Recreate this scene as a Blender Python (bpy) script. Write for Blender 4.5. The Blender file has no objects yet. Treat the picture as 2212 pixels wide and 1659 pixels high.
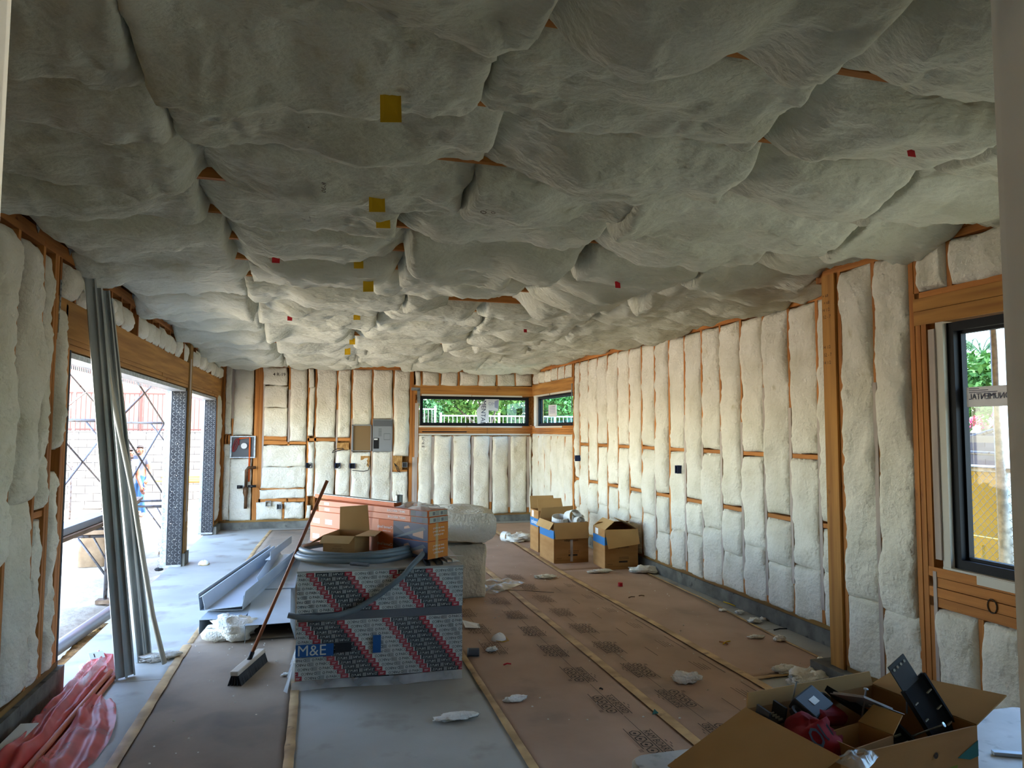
import bpy, bmesh, math, random
import numpy as np
from mathutils import Vector, Matrix

# ------------------------------------------------------------------ camera, world, sun, exposure
W, H = 2212, 1659
CF, CYAW, CPIT, CROL, CH = 1522.6, 0.2688, 0.0654, 0.004, 1.9025
_cy, _sy, _cp, _sp = math.cos(CYAW), math.sin(CYAW), math.cos(CPIT), math.sin(CPIT)
CFW = np.array([_sy*_cp, _cy*_cp, _sp]); _R = np.array([_cy, -_sy, 0.]); _U = np.cross(_R, CFW)
CR = math.cos(CROL)*_R + math.sin(CROL)*_U
CU = -math.sin(CROL)*_R + math.cos(CROL)*_U
CC = np.array([0., 0., CH])
scene = bpy.context.scene
col = scene.collection
cam_d = bpy.data.cameras.new('camera'); cam = bpy.data.objects.new('camera', cam_d); col.objects.link(cam)
cam_d.sensor_width = 36; cam_d.lens = CF/W*36; cam_d.clip_start = .05; cam_d.clip_end = 400
cam.matrix_world = Matrix(((CR[0], CU[0], -CFW[0], 0), (CR[1], CU[1], -CFW[1], 0), (CR[2], CU[2], -CFW[2], CH), (0, 0, 0, 1)))
scene.camera = cam

SUN_EL, SUN_DIR = math.radians(60), (0.86, -0.5)          # where the sun stands (towards it)
world = bpy.data.worlds.new('sky'); scene.world = world; world.use_nodes = True
_nt = world.node_tree; _bg = _nt.nodes['Background']
_sky = _nt.nodes.new('ShaderNodeTexSky'); _sky.sky_type = 'NISHITA'; _sky.sun_disc = False
_sky.sun_elevation = SUN_EL; _sky.sun_rotation = math.atan2(SUN_DIR[0], SUN_DIR[1]); _sky.air_density = 1.0; _sky.dust_density = .6
_nt.links.new(_sky.outputs[0], _bg.inputs[0]); _bg.inputs[1].default_value = 0.45
sun_d = bpy.data.lights.new('sun', 'SUN'); sun = bpy.data.objects.new('sun', sun_d); col.objects.link(sun)
sun_d.energy = 8.0; sun_d.angle = .009; sun_d.color = (1, .95, .86)
_sv = Vector((SUN_DIR[0]*math.cos(SUN_EL), SUN_DIR[1]*math.cos(SUN_EL), math.sin(SUN_EL)))
sun.rotation_euler = _sv.to_track_quat('Z', 'Y').to_euler()
vs = scene.view_settings
vs.view_transform = 'Standard'; vs.look = 'None'; vs.gamma = 1; vs.use_curve_mapping = False; vs.exposure = 3.0
scene.cycles.max_bounces = 10; scene.cycles.diffuse_bounces = 7; scene.cycles.transparent_max_bounces = 12
scene.cycles.caustics_reflective = False; scene.cycles.caustics_refractive = False
scene.cycles.use_denoising = True; scene.cycles.sample_clamp_indirect = 6

# ------------------------------------------------------------------ photo pixel -> point on a known plane
def ray(u, v): return CFW + CR*(u-W/2)/CF - CU*(v-H/2)/CF
def onz(u, v, z=0.):
    d = ray(u, v); return CC + d*(z-CH)/d[2]
def onx(u, v, x):
    d = ray(u, v); return CC + d*x/d[0]
def ony(u, v, y):
    d = ray(u, v); return CC + d*y/d[1]

# ------------------------------------------------------------------ noise
_rng = np.random.RandomState(7); _TAB = _rng.rand(256, 256)
def vnoise(x, y, seed=0):
    x = np.asarray(x, float) + seed*17.13; y = np.asarray(y, float) + seed*9.71
    xi = np.floor(x).astype(int); yi = np.floor(y).astype(int); fx = x-xi; fy = y-yi
    fx = fx*fx*(3-2*fx); fy = fy*fy*(3-2*fy)
    a = _TAB[xi & 255, yi & 255]; b = _TAB[(xi+1) & 255, yi & 255]; c = _TAB[xi & 255, (yi+1) & 255]; d = _TAB[(xi+1) & 255, (yi+1) & 255]
    return (a*(1-fx)+b*fx)*(1-fy) + (c*(1-fx)+d*fx)*fy - .5
def fbm(x, y, seed=0, o=3):
    r = 0; a = 1
    for k in range(o):
        r = r + a*vnoise(x*2**k, y*2**k, seed+k*3); a *= .5
    return r

# ------------------------------------------------------------------ materials
def C(h):
    h = h.lstrip('#'); r = [int(h[i:i+2], 16)/255 for i in (0, 2, 4)]
    return tuple(((c+.055)/1.055)**2.4 if c > .04045 else c/12.92 for c in r) + (1.,)
MATS = {}
def mat(name, c, rough=.8, metal=0., c2=None, ns=6., stretch=(1, 1, 1), lo=.35, hi=.65, detail=4., c3=None, ns3=2., lo3=.5, hi3=.7,
        bump=0., bs=40., bstretch=None, vary=0., spec=.3, trans=0., alpha=1., bdist=.01, coat=0., sheen=0., emit=None):
    m = bpy.data.materials.new(name); m.use_nodes = True; nt = m.node_tree; N = nt.nodes; b = N['Principled BSDF']
    L = nt.links.new
    c = C(c) if isinstance(c, str) else c
    b.inputs['Base Color'].default_value = c; b.inputs['Roughness'].default_value = rough; b.inputs['Metallic'].default_value = metal
    b.inputs['Specular IOR Level'].default_value = spec; b.inputs['Transmission Weight'].default_value = trans; b.inputs['Alpha'].default_value = alpha
    b.inputs['Coat Weight'].default_value = coat; b.inputs['Sheen Weight'].default_value = sheen
    out = None
    tc = N.new('ShaderNodeTexCoord')
    def noise(scale, st, det):
        mp = N.new('ShaderNodeMapping'); mp.inputs['Scale'].default_value = st; L(tc.outputs['Object'], mp.inputs[0])
        n = N.new('ShaderNodeTexNoise'); n.inputs['Scale'].default_value = scale; n.inputs['Detail'].default_value = det
        L(mp.outputs[0], n.inputs[0]); return n
    def ramp(src, lo, hi):
        r = N.new('ShaderNodeMapRange'); r.inputs[1].default_value = lo; r.inputs[2].default_value = hi; L(src, r.inputs[0]); return r.outputs[0]
    def mix(f, a, bcol):
        x = N.new('ShaderNodeMix'); x.data_type = 'RGBA'; L(f, x.inputs[0])
        if hasattr(a, 'default_value') or hasattr(a, 'links'): L(a, x.inputs[6])
        else: x.inputs[6].default_value = a
        x.inputs[7].default_value = C(bcol) if isinstance(bcol, str) else bcol
        return x.outputs[2]
    cur = c
    if c2 is not None: cur = mix(ramp(noise(ns, stretch, detail).outputs[0], lo, hi), cur, c2); out = cur
    if c3 is not None: cur = mix(ramp(noise(ns3, (1, 1, 1), 5.).outputs[0], lo3, hi3), cur, c3); out = cur
    if vary:
        oi = N.new('ShaderNodeObjectInfo'); mr = N.new('ShaderNodeMapRange'); mr.inputs[3].default_value = 1-vary; mr.inputs[4].default_value = 1+vary
        L(oi.outputs['Random'], mr.inputs[0]); hs = N.new('ShaderNodeHueSaturation'); L(mr.outputs[0], hs.inputs['Value'])
        if out is None: hs.inputs['Color'].default_value = c
        else: L(out, hs.inputs['Color'])
        out = hs.outputs[0]
    if out is not None: L(out, b.inputs['Base Color'])
    if bump:
        bn = noise(bs, bstretch or stretch, 5.); bp = N.new('ShaderNodeBump'); bp.inputs['Strength'].default_value = bump; bp.inputs['Distance'].default_value = bdist
        L(bn.outputs[0], bp.inputs['Height']); L(bp.outputs[0], b.inputs['Normal'])
    if emit: b.inputs['Emission Color'].default_value = C(emit[0]); b.inputs['Emission Strength'].default_value = emit[1]
    MATS[name] = m
    return m
for _ax, _st in (('x', (.5, 9, 9)), ('y', (9, .5, 9)), ('z', (9, 9, .5))):
    mat('wood_'+_ax, '#b7793c', .75, c2='#8d5423', ns=2.2, stretch=_st, lo=.36, hi=.68, c3='#5c3415', ns3=5., lo3=.68, hi3=.76, bump=.12, bs=9., vary=.16)
    mat('beam_'+_ax, '#b4813f', .75, c2='#8f5f2c', ns=1.6, stretch=_st, lo=.38, hi=.66, c3='#503115', ns3=3., lo3=.7, hi3=.78, bump=.1, bs=7., vary=.08)
    mat('ptwood_'+_ax, '#8f6d39', .85, c2='#6d4c28', ns=2., stretch=_st, bump=.15, bs=9., vary=.12)
mat('deckwood', '#b28358', .8, c2='#93663c', ns=2., stretch=(9, .6, 9), bump=.1, vary=.14)
mat('osb', '#b98f55', .8, c2='#8d6433', ns=30., stretch=(1, 1, .5), bump=.3, bs=40)
mat('batt', '#dcd7c8', .95, c2='#ccc6b2', ns=3.2, lo=.4, hi=.75, c3='#aba079', ns3=7., lo3=.66, hi3=.86, bump=.8, bs=30., bdist=.024, detail=8., spec=.05, vary=.05)
mat('batt_ceiling', '#cbcbbb', .95, c2='#b8b7a2', ns=2.6, lo=.4, hi=.72, c3='#a39b78', ns3=6., lo3=.64, hi3=.86, bump=.9, bs=22., stretch=(.5, 1.2, 1), bdist=.03, detail=8., spec=.05, vary=.06)
mat('fluff', '#f2efe6', .95, c2='#e2decf', ns=9., bump=.8, bs=60., bdist=.02)
mat('shim', '#b3a69a', .85, c2='#a0938a', ns=4, stretch=(3, 3, .4), vary=.1)
mat('white_strip', '#c9c5b8', .8, vary=.05)
mat('curb', '#77756c', .95, c2='#55544e', ns=5., c3='#2e2d2b', ns3=9., lo3=.62, hi3=.74, bump=.5, bs=30)
mat('slab', '#aba9a0', .62, c2='#96948a', ns=1.1, c3='#74695a', ns3=2.4, lo3=.55, hi3=.78, bump=.08, bs=60, detail=8., spec=.4)
mat('paper', '#ae9079', .72, c2='#9c7f68', ns=1.4, c3='#7d6b5b', ns3=1.7, lo3=.58, hi3=.8, bump=.25, bs=7., bdist=.02, detail=8.)
mat('paper_dirty', '#94816d', .8, c2='#7d6d5b', ns=1.2, c3='#665c51', ns3=2.1, lo3=.5, hi3=.78, bump=.25, bs=7., bdist=.02, detail=8.)
mat('tape', '#c7a573', .6, c2='#9a7a50', ns=5., c3='#6b5136', ns3=8., lo3=.62, hi3=.74, bump=.2, bs=14)
mat('ink', '#3b3128', .9)
mat('ink_faint', '#5c4a3a', .9)
mat('steel', '#9aa2a4', .38, 1., c2='#7d8688', ns=8., stretch=(3, 3, .3), bump=.05)
mat('galv', '#9b9e9e', .5, .85, c2='#7f8384', ns=18.)
mat('galv_bright', '#b9bfc4', .5, .6, c2='#8f979d', ns=24., bump=.2, bs=60)
mat('flashing', '#aab3bb', .42, .3, c2='#9aa4ad', ns=1.5)
mat('flashing_dark', '#39424b', .5, .3)
mat('black', '#141416', .45)
mat('black_matte', '#1a1a1c', .85)
mat('lath_paper', '#2c2d30', .9, c2='#3b3d40', ns=9.)
mat('win_frame', '#0e0f13', .6, spec=.2)
mat('cardboard', '#a67c4b', .85, c2='#94693b', ns=2., stretch=(1, 1, 4), bump=.06, bs=40, vary=.06)
mat('cardboard_in', '#b3905e', .9, c2='#a27e4d', ns=2.)
mat('card_edge', '#6d4d2b', .95)
mat('concrete_block', '#8f8a80', .95, c2='#6c6861', ns=6., bump=.4)
mat('jamb_grey', '#cfcfc6', .8, c2='#c8c8bf', ns=1.5)
mat('drywall', '#c9c6bc', .9)
mat('siding', '#8c7a66', .95)

# ------------------------------------------------------------------ mesh helpers
class MB:
    def __init__(s): s.v = []; s.f = []; s.m = []; s.n = 0
    def add(s, vs, fs, m=0):
        vs = np.asarray(vs, float).reshape(-1, 3)
        s.v.append(vs)
        for f in fs: s.f.append(tuple(i+s.n for i in f)); s.m.append(m)
        s.n += len(vs); return s
    def box(s, x0, x1, y0, y1, z0, z1, m=0, T=None):
        vs = np.array([(x, y, z) for z in (z0, z1) for y in (y0, y1) for x in (x0, x1)], float)
        if T is not None: vs = xf(T, vs)
        return s.add(vs, [(0, 2, 3, 1), (4, 5, 7, 6), (0, 1, 5, 4), (2, 6, 7, 3), (0, 4, 6, 2), (1, 3, 7, 5)], m)
    def hexa(s, b, t, m=0):              # four base points, four top points
        return s.add(list(b)+list(t), [(3, 2, 1, 0), (4, 5, 6, 7), (0, 1, 5, 4), (1, 2, 6, 5), (2, 3, 7, 6), (3, 0, 4, 7)], m)
    def quad(s, pts, m=0): return s.add(pts, [tuple(range(len(pts)))], m)
    def plate(s, pts, th, m=0):           # a polygon given thickness along its normal (to the back)
        p = np.asarray(pts, float); n = np.cross(p[1]-p[0], p[2]-p[0]); n /= np.linalg.norm(n)+1e-12; k = len(p); q = p-n*th
        return s.add(np.vstack([p, q]), [tuple(range(k)), tuple(range(2*k-1, k-1, -1))]+[(i, i+k, (i+1) % k+k, (i+1) % k) for i in range(k)], m)
    def tube(s, path, r, n=8, m=0, caps=True, flat=None, closed=False):
        P = np.asarray(path, float); k = len(P); rr = np.broadcast_to(r, (k,))
        T = np.gradient(P, axis=0); T /= np.linalg.norm(T, axis=1)[:, None]+1e-9
        up = np.array([0, 0, 1.]) if abs(T[0][2]) < .9 else np.array([1., 0, 0]); vs = []
        for i in range(k):
            a = np.cross(T[i], up); a /= np.linalg.norm(a)+1e-9; b = np.cross(a, T[i])
            if flat is None: up = b if abs(T[i] @ b) < .5 else up
            for j in range(n):
                t = 2*math.pi*j/n; vs.append(P[i]+rr[i]*(a*math.cos(t)+b*math.sin(t)*(flat or 1)))
        fs = [(i*n+j, i*n+(j+1) % n, (i+1)*n+(j+1) % n, (i+1)*n+j) for i in range(k-1) for j in range(n)]
        if caps: fs += [tuple(range(n-1, -1, -1)), tuple((k-1)*n+j for j in range(n))]
        return s.add(vs, fs, m)
    def lathe(s, prof, c=(0, 0, 0), n=20, m=0, T=None, caps=False):
        vs = [(r*math.cos(2*math.pi*j/n), r*math.sin(2*math.pi*j/n), z) for r, z in prof for j in range(n)]
        vs = np.array(vs) + np.array(c)
        if T is not None: vs = xf(T, vs)
        k = len(prof); fs = [(i*n+j, i*n+(j+1) % n, (i+1)*n+(j+1) % n, (i+1)*n+j) for i in range(k-1) for j in range(n)]
        if caps: fs += [tuple(range(n-1, -1, -1)), tuple((k-1)*n+j for j in range(n))]
        return s.add(vs, fs, m)
    def grid(s, P, m=0):                  # P: (a, b, 3)
        a, b = P.shape[:2]
        return s.add(P.reshape(-1, 3), [(i*b+j, i*b+j+1, (i+1)*b+j+1, (i+1)*b+j) for i in range(a-1) for j in range(b-1)], m)
    def mesh(s, name, mats, smooth=False, off=(0, 0, 0)):
        me = bpy.data.meshes.new(name)
        v = np.vstack(s.v) - np.asarray(off) if s.v else np.zeros((0, 3))
        me.from_pydata(v.tolist(), [], s.f)
        for mm in ([mats] if isinstance(mats, str) else mats): me.materials.append(MATS[mm])
        if max(s.m, default=0): me.polygons.foreach_set('material_index', s.m)
        if smooth: me.polygons.foreach_set('use_smooth', [True]*len(s.f))
        me.update(); return me
    def build(s, name, mats, parent=None, smooth=False, bevel=0., world=True):
        off = (0, 0, 0)
        if parent is not None and world: off = tuple(parent.get('_o', (0, 0, 0)))
        o = bpy.data.objects.new(name, s.mesh(name, mats, smooth, off)); col.objects.link(o); o.parent = parent
        if bevel:
            b = o.modifiers.new('bevel', 'BEVEL'); b.width = bevel; b.segments = 2; b.limit_method = 'ANGLE'
        return o
def xf(T, vs):
    vs = np.asarray(vs, float); A = np.array(T); return vs @ A[:3, :3].T + A[:3, 3]
def TR(loc=(0, 0, 0), rz=0., rx=0., ry=0., s=1.):
    return Matrix.Translation(Vector(loc)) @ Matrix.Rotation(rz, 4, 'Z') @ Matrix.Rotation(ry, 4, 'Y') @ Matrix.Rotation(rx, 4, 'X') @ Matrix.Scale(s, 4)
def frame(O, X, Z):                        # matrix with origin O, x axis X, z axis near Z
    X = np.asarray(X, float); X = X/np.linalg.norm(X); Z = np.asarray(Z, float); Y = np.cross(Z, X); Y /= np.linalg.norm(Y); Z = np.cross(X, Y)
    return Matrix(((X[0], Y[0], Z[0], O[0]), (X[1], Y[1], Z[1], O[1]), (X[2], Y[2], Z[2], O[2]), (0, 0, 0, 1)))
def tag(o, label=None, cat=None, group=None, kind=None):
    if label: o['label'] = label
    if cat: o['category'] = cat
    if group: o['group'] = group
    if kind: o['kind'] = kind
    return o
def thing(name, label, cat, loc=(0, 0, 0), group=None, kind=None):   # an Empty at the thing's base; its parts are given in world space
    o = bpy.data.objects.new(name, None); col.objects.link(o); o.location = loc; o['_o'] = [float(x) for x in loc]
    o.empty_display_size = .1
    return tag(o, label, cat, group, kind)
def root(o):                               # keep '_o' for a mesh root at the origin
    o['_o'] = [0., 0., 0.]; return o
def single(mb, name, mats, label, cat, group=None, smooth=False, bevel=0., loc=None):
    v = np.vstack(mb.v)
    if loc is None: loc = ((v[:, 0].min()+v[:, 0].max())/2, (v[:, 1].min()+v[:, 1].max())/2, v[:, 2].min())
    o = bpy.data.objects.new(name, mb.mesh(name, mats, smooth, loc)); col.objects.link(o); o.location = loc
    if bevel:
        b = o.modifiers.new('bevel', 'BEVEL'); b.width = bevel; b.segments = 2; b.limit_method = 'ANGLE'
    return tag(o, label, cat, group)
_BOXC = {}
def stick(name, parent, c, size, m, rot=None):   # a length of timber: shared box mesh, c = centre
    key = (round(size[0], 3), round(size[1], 3), round(size[2], 3), m)
    if key not in _BOXC:
        hx, hy, hz = (k/2 for k in size); mb = MB(); mb.box(-hx, hx, -hy, hy, -hz, hz); _BOXC[key] = mb.mesh(name, m)
    o = bpy.data.objects.new(name, _BOXC[key]); col.objects.link(o); o.parent = parent; o.location = c
    if rot: o.rotation_euler = rot
    return o
def bx(name, parent, x0, x1, y0, y1, z0, z1, m): return stick(name, parent, ((x0+x1)/2, (y0+y1)/2, (z0+z1)/2), (abs(x1-x0), abs(y1-y0), abs(z1-z0)), m)
_TXT = {}
def text2d(t, size, bold=0., ax='CENTER'):
    key = (t, bold, ax)
    if key not in _TXT:
        cu = bpy.data.curves.new('t', 'FONT'); cu.body = t; cu.size = 1; cu.align_x = ax; cu.align_y = 'CENTER'; cu.offset = bold; cu.resolution_u = 2
        ob = bpy.data.objects.new('t', cu); col.objects.link(ob)
        bpy.context.view_layer.update()
        me = bpy.data.meshes.new_from_object(ob.evaluated_get(bpy.context.evaluated_depsgraph_get()))
        _TXT[key] = (np.array([v.co[:] for v in me.vertices]).reshape(-1, 3), [tuple(p.vertices) for p in me.polygons])
        bpy.data.objects.remove(ob); bpy.data.curves.remove(cu); bpy.data.meshes.remove(me)
    v, f = _TXT[key]
    return v*size, f
def put_text(mb, t, size, T, m=0, bold=0., ax='CENTER', sx=1.):
    v, f = text2d(t, size, bold, ax)
    if len(v): mb.add(xf(T, v*np.array((sx, 1, 1))), f, m)
def batt_mb(O, U, V, N, w, h, bul=.05, dep=.09, seed=0, du=.035, e=4., rag=.012, amp=1., pw=.55, sag=0., tl=0., tr=0., es=None, skew=0.):
    nu = max(7, int(w/du)); nv = max(7, int(h/du))
    s = np.linspace(-1, 1, nu+1); t = np.linspace(-1, 1, nv+1)
    s = np.sign(s)*np.abs(s)**.75; t = np.sign(t)*np.abs(t)**.75
    S, T_ = np.meshgrid(s, t, indexing='ij')
    x = (S+1)/2*w; y = (T_+1)/2*h
    bs = np.clip(1-np.abs(S)**(es or e), 0, 1)**pw; bt = np.clip(1-np.abs(T_)**(e*max(1., h/w*.6) if h > w else e), 0, 1)**pw if True else 0
    if skew:                                            # crest pushed towards the far edge, near side a long slope
        q = (T_+1)/2; c = .5+skew+.05*vnoise(x*3, x*0, seed+40); bt = np.where(q < c, np.clip(1-np.clip(1-q/c, 0, 1)**e, 0, 1)**.5, np.clip(1-np.clip((q-c)/(1-c), 0, 1)**2.6, 0, 1)**.5)
    win = bs*bt
    tp = np.ones_like(S)
    if tl > 0: tp = tp*(1-np.exp(-((S+1)*w/2/tl)**1.5))
    if tr > 0: tp = tp*(1-np.exp(-((1-S)*w/2/tr)**1.5))
    n1 = fbm(x*2.3, y*2.3, seed, 2); n2 = fbm(x*8, y*8, seed+5, 2); n3 = fbm(x*22, y*30, seed+9, 2)
    rid = np.abs(fbm(x*4+n2, y*7+n2*.8, seed+13, 3))
    hh = bul*win*tp*(1+.5*n1) + win*amp*(.03*n1+.026*n2+.02*n3+.03*rid-.006) + sag*win*(1-S**2)
    # ragged border, mostly in-plane
    ex = rag*2.2*fbm(y*5, x*.0+seed, seed+21, 3)*np.abs(S)**3; ey = rag*2.2*fbm(x*5, y*.0+seed, seed+31, 3)*np.abs(T_)**3
    x = x+ex+.012*n2*win; y = y+ey+.012*n2*win
    O, U, V, N = (np.asarray(k, float) for k in (O, U, V, N))
    P = O + x[..., None]*U + y[..., None]*V + hh[..., None]*N
    # border skirt
    a, b = P.shape[:2]
    Q = np.zeros((a+2, b+2, 3)); Q[1:-1, 1:-1] = P
    Q[0, 1:-1] = P[0]; Q[-1, 1:-1] = P[-1]; Q[1:-1, 0] = P[:, 0]; Q[1:-1, -1] = P[:, -1]
    Q[0, 0] = P[0, 0]; Q[0, -1] = P[0, -1]; Q[-1, 0] = P[-1, 0]; Q[-1, -1] = P[-1, -1]
    for sl in (np.s_[0, :], np.s_[-1, :], np.s_[:, 0], np.s_[:, -1]): Q[sl] = Q[sl]-N*0
    mk = np.zeros((a+2, b+2), bool); mk[0] = mk[-1] = True; mk[:, 0] = mk[:, -1] = True
    Q[mk] -= N*dep
    mb = MB()
    if np.cross(U, V) @ N < 0: Q = Q[::-1]
    mb.grid(Q); return mb
def batt(parent, O, U, V, N, w, h, m='batt', name='insulation_batt', **k):
    return batt_mb(O, U, V, N, w, h, **k).build(name, m, parent, smooth=True)
R = random.Random(11)
# ================================================================== THE SETTING
XL, XR, XN, YB = -1.77, 4.424, 3.80, 14.43
ZP0, ZP1, ZJ, ZD = 3.11, 3.205, 3.215, 3.505          # top plates, joist underside, deck underside
T6 = .14                                               # stud depth
# ---- floor
mb = MB(); mb.box(-1.90, 4.40, -2.6, 14.5, -.35, -.012); floor = root(mb.build('floor', 'curb')); tag(floor, kind='structure')
for y0, y1 in ((-2.6, 6.01), (6.01, 8.43), (8.43, 11.46), (11.46, 14.45)):
    mb = MB(); mb.box(-1.93, 4.44, y0+.004, y1-.004, -.19, 0); mb.build('slab_panel', 'slab', floor)
# ---- concrete curbs under the walls
def curb(parent, x0, x1, y0, y1, h): bx('concrete_curb', parent, x0, x1, y0, y1, 0, h, 'curb')

# ---- ceiling: roof deck, joists, planks, batts, hangers
mb = MB(); mb.box(-2.35, 5.55, -2.6, 15.3, ZD+.022, ZD+.16); ceiling = root(mb.build('ceiling', 'deckwood')); tag(ceiling, kind='structure')  # wide right eave, out of view, added to keep sun out of the windows
for k in range(44):
    x0 = XL-.13+k*.1455
    bx('deck_plank', ceiling, x0, x0+.139, .6, 14.57, ZD, ZD+.021, 'deckwood')
JY = [2.70+.61*k for k in range(-4, 20)]
for y in JY: bx('joist', ceiling, XL-.13, (XR if y > 4.75 else XN)+.13, y-.019, y+.019, ZJ, ZD-.002, 'wood_x')
_hm = MB()
_hm.plate([(0, -.035, .10), (0, .035, .10), (0, .03, -.01), (0, 0, -.05), (0, -.03, -.01)], .003)
_hm.box(-.07, 0, -.024, -.020, -.005, .10); _hm.box(-.07, 0, .020, .024, -.005, .10); _hm.box(-.07, 0, -.024, .024, -.008, -.004)
_hme = _hm.mesh('joist_hanger', 'galv')
for y in JY:
    for sx in (1, -1):
        if y < 1.: continue
        o = bpy.data.objects.new('joist_hanger', _hme); col.objects.link(o); o.parent = ceiling
        o.location = ((XR if y > 4.75 else XN)-.004 if sx > 0 else XL+.004, y, ZJ-.005); o.rotation_euler = (0, 0, 0 if sx > 0 else math.pi)
cols_x = [-1.80, -.60, .60, 1.76, 2.92, 4.40]
holes = {(8, 2), (14, 2), (14, 3), (20, 2)}
for j, y0 in enumerate(JY[2:-1]):
    y1 = y0+.61
    rr = random.Random(j*7+3); xr = (XR if y0 > 4.6 else XN)
    ex = [cols_x[0]] + [c+rr.uniform(-.05, .05)*(1 if q == 0 else 4.) for q, c in enumerate(cols_x[1:-1])] + [xr+.02]
    near = y0 < 4.5
    for i in range(len(ex)-1):
        if ex[i+1]-ex[i] < .15: continue
        a, b = ex[i]-rr.uniform(.0, .015), ex[i+1]+rr.uniform(.0, .015)
        if (j, i) in holes:                              # batt missing or pushed aside: deck planks show
            if j == 8: b = ex[i]+.42
            elif j == 14 and i == 2: b = ex[i+1]-.16
            elif j == 14: a = ex[i]+.3
            else: b = ex[i]+.45
        bul = rr.choice([rr.uniform(.14, .17), rr.uniform(.18, .24), rr.uniform(.18, .24)])
        lift = rr.uniform(-.012, .012)
        batt(ceiling, (a, y0+.016, ZJ+.055+lift), (1, 0, 0), (0, 1, 0), (0, 0, -1), b-a, .578, m='batt_ceiling', name='ceiling_batt', bul=bul, dep=.13,
             seed=j*13+i*5, du=.026 if near else (.034 if y0 < 8 else .05), e=2.2, es=40., rag=.022, pw=.5, amp=1.2, skew=.18, sag=0., tl=rr.choice([0, 0, 0, .10, .16]), tr=rr.choice([0, 0, 0, .08, .12]))
# ---- right wall (far part)
mb = MB(); mb.box(XR+T6, XR+T6+.02, 4.7, 11.93, 0, ZD); mb.box(XR+T6, XR+T6+.02, 11.93, 14.6, 0, 1.98); mb.box(XR+T6, XR+T6+.02, 11.93, 14.6, 2.6, ZD)
mb.box(XR+T6, XR+T6+.02, 14.12, 14.6, 1.98, 2.6)
wall_right = root(mb.build('wall_right', 'osb')); tag(wall_right, kind='structure')
curb(wall_right, XR-.018, XR+.15, 4.75, YB+.0, .14)
bx('sill_plate', wall_right, XR, XR+T6, 4.75, YB, .14, .18, 'ptwood_y')
bx('top_plate', wall_right, XR, XR+T6, 4.75, YB, ZP0, ZP0+.046, 'wood_y'); bx('top_plate', wall_right, XR, XR+T6, 4.75, YB, ZP0+.049, ZP1, 'wood_y')
bx('rim_joist', wall_right, XR+.10, XR+T6, 4.75, YB, ZP1, ZD, 'wood_y')
SY = [5.48+.4064*k for k in range(16)]
for y in SY: bx('stud', wall_right, XR, XR+T6, y-.019, y+.019, .18, ZP0, 'wood_z')
for y in (5.04, 5.09, 11.80, 11.90): bx('stud', wall_right, XR, XR+T6, y-.019, y+.019, .18, ZP0, 'wood_z')
def rwbatt(y0, y1, z0, z1, seed, bul=.035, X=XR, wall=None, **k):
    return batt(wall or wall_right, (X+.006, y0, z0), (0, 1, 0), (0, 0, 1), (-1, 0, 0), y1-y0, z1-z0, bul=bul, seed=seed, **k)
for k in range(-1, 16):
    y0 = SY[k] if k >= 0 else 5.11; y1 = SY[k+1] if k < 15 else 11.80
    if k == -1: y1 = SY[0]
    a, b = y0+.012+R.uniform(-.006, .014), y1-.012-R.uniform(-.006, .014)
    zb = 1.665 if k % 2 == 0 else 1.055
    bx('blocking', wall_right, XR, XR+T6, y0+.019, y1-.019, zb-.02, zb+.02, 'wood_y')
    du = .035 if k < 6 else .045
    zs = [.17, R.uniform(.62, .8), zb-.03] if k % 2 == 0 else [.17, R.uniform(.52, .66), zb-.03]
    for q in range(len(zs)-1): rwbatt(a+R.uniform(-.012, .012), b+R.uniform(-.012, .012), zs[q]-.006, zs[q+1]+.004, k*11+q, bul=R.uniform(.03, .055), du=du)
    rwbatt(a, b, zb+.03, ZP0-.01, k*11+5, bul=R.uniform(.03, .05), du=du)
for k, z0, z1 in ((0, .30, 2.05), (1, .45, 2.13), (2, .25, 2.35), (3, .42, 2.0), (4, .35, 1.9), (5, .4, 1.85), (6, .3, 2.1), (8, .3, 1.4)):
    bx('shim_strip', wall_right, XR-.007, XR-.0005, SY[k]-.021, SY[k]+.017, z0, z1, 'shim')
bx('shim_strip', wall_right, XR-.009, XR-.0005, 5.07, 5.11, .25, 2.2, 'shim')
# over and under the corner window in the right wall
YW0, YW1, ZW0, ZW1 = 11.93, 14.13, 1.985, 2.60
bx('header', wall_right, XR, XR+T6, 11.93, YB, 2.625, 2.865, 'beam_y')
for i in range(6):
    y = 11.96+.395*i
    bx('cripple_stud', wall_right, XR, XR+T6, y, y+.038, 2.87, ZP0, 'wood_z'); rwbatt(y+.03, y+.405, 2.872, ZP0-.008, 300+i, bul=.045, du=.05)
for q, z in enumerate((1.83, 1.872, 1.914, 1.952)): bx('sill_board', wall_right, XR+.002*(q % 2), XR+T6, 11.93, YB, z, z+.037, 'wood_y')
for i in range(6):
    y = 11.93+.4064*i
    bx('stud', wall_right, XR, XR+T6, y, y+.038, .18, 1.828, 'wood_z'); rwbatt(y+.022, min(y+.415, YB-.03), .17, 1.822, 320+i, bul=.045, du=.05)
bx('trim_strip', wall_right, XR-.006, XR, 12.0, 13.2, 2.60, 2.635, 'white_strip'); bx('trim_strip', wall_right, XR-.006, XR, 13.25, 14.3, 2.60, 2.632, 'white_strip')
bx('trim_strip', wall_right, XR-.006, XR, 12.5, 14.2, 1.955, 1.985, 'white_strip'); bx('trim_strip', wall_right, XR-.006, XR, 11.95, 14.38, 1.79, 1.825, 'white_strip')
bx('corner_post', wall_right, XR-.0, XR+T6, 14.13, 14.30, 1.99, 2.62, 'white_strip')
mb = MB(); mb.box(XR-.008, XR-.002, 11.95, 11.99, 2.25, 2.75); mb.build('strap', 'galv', wall_right)
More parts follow.
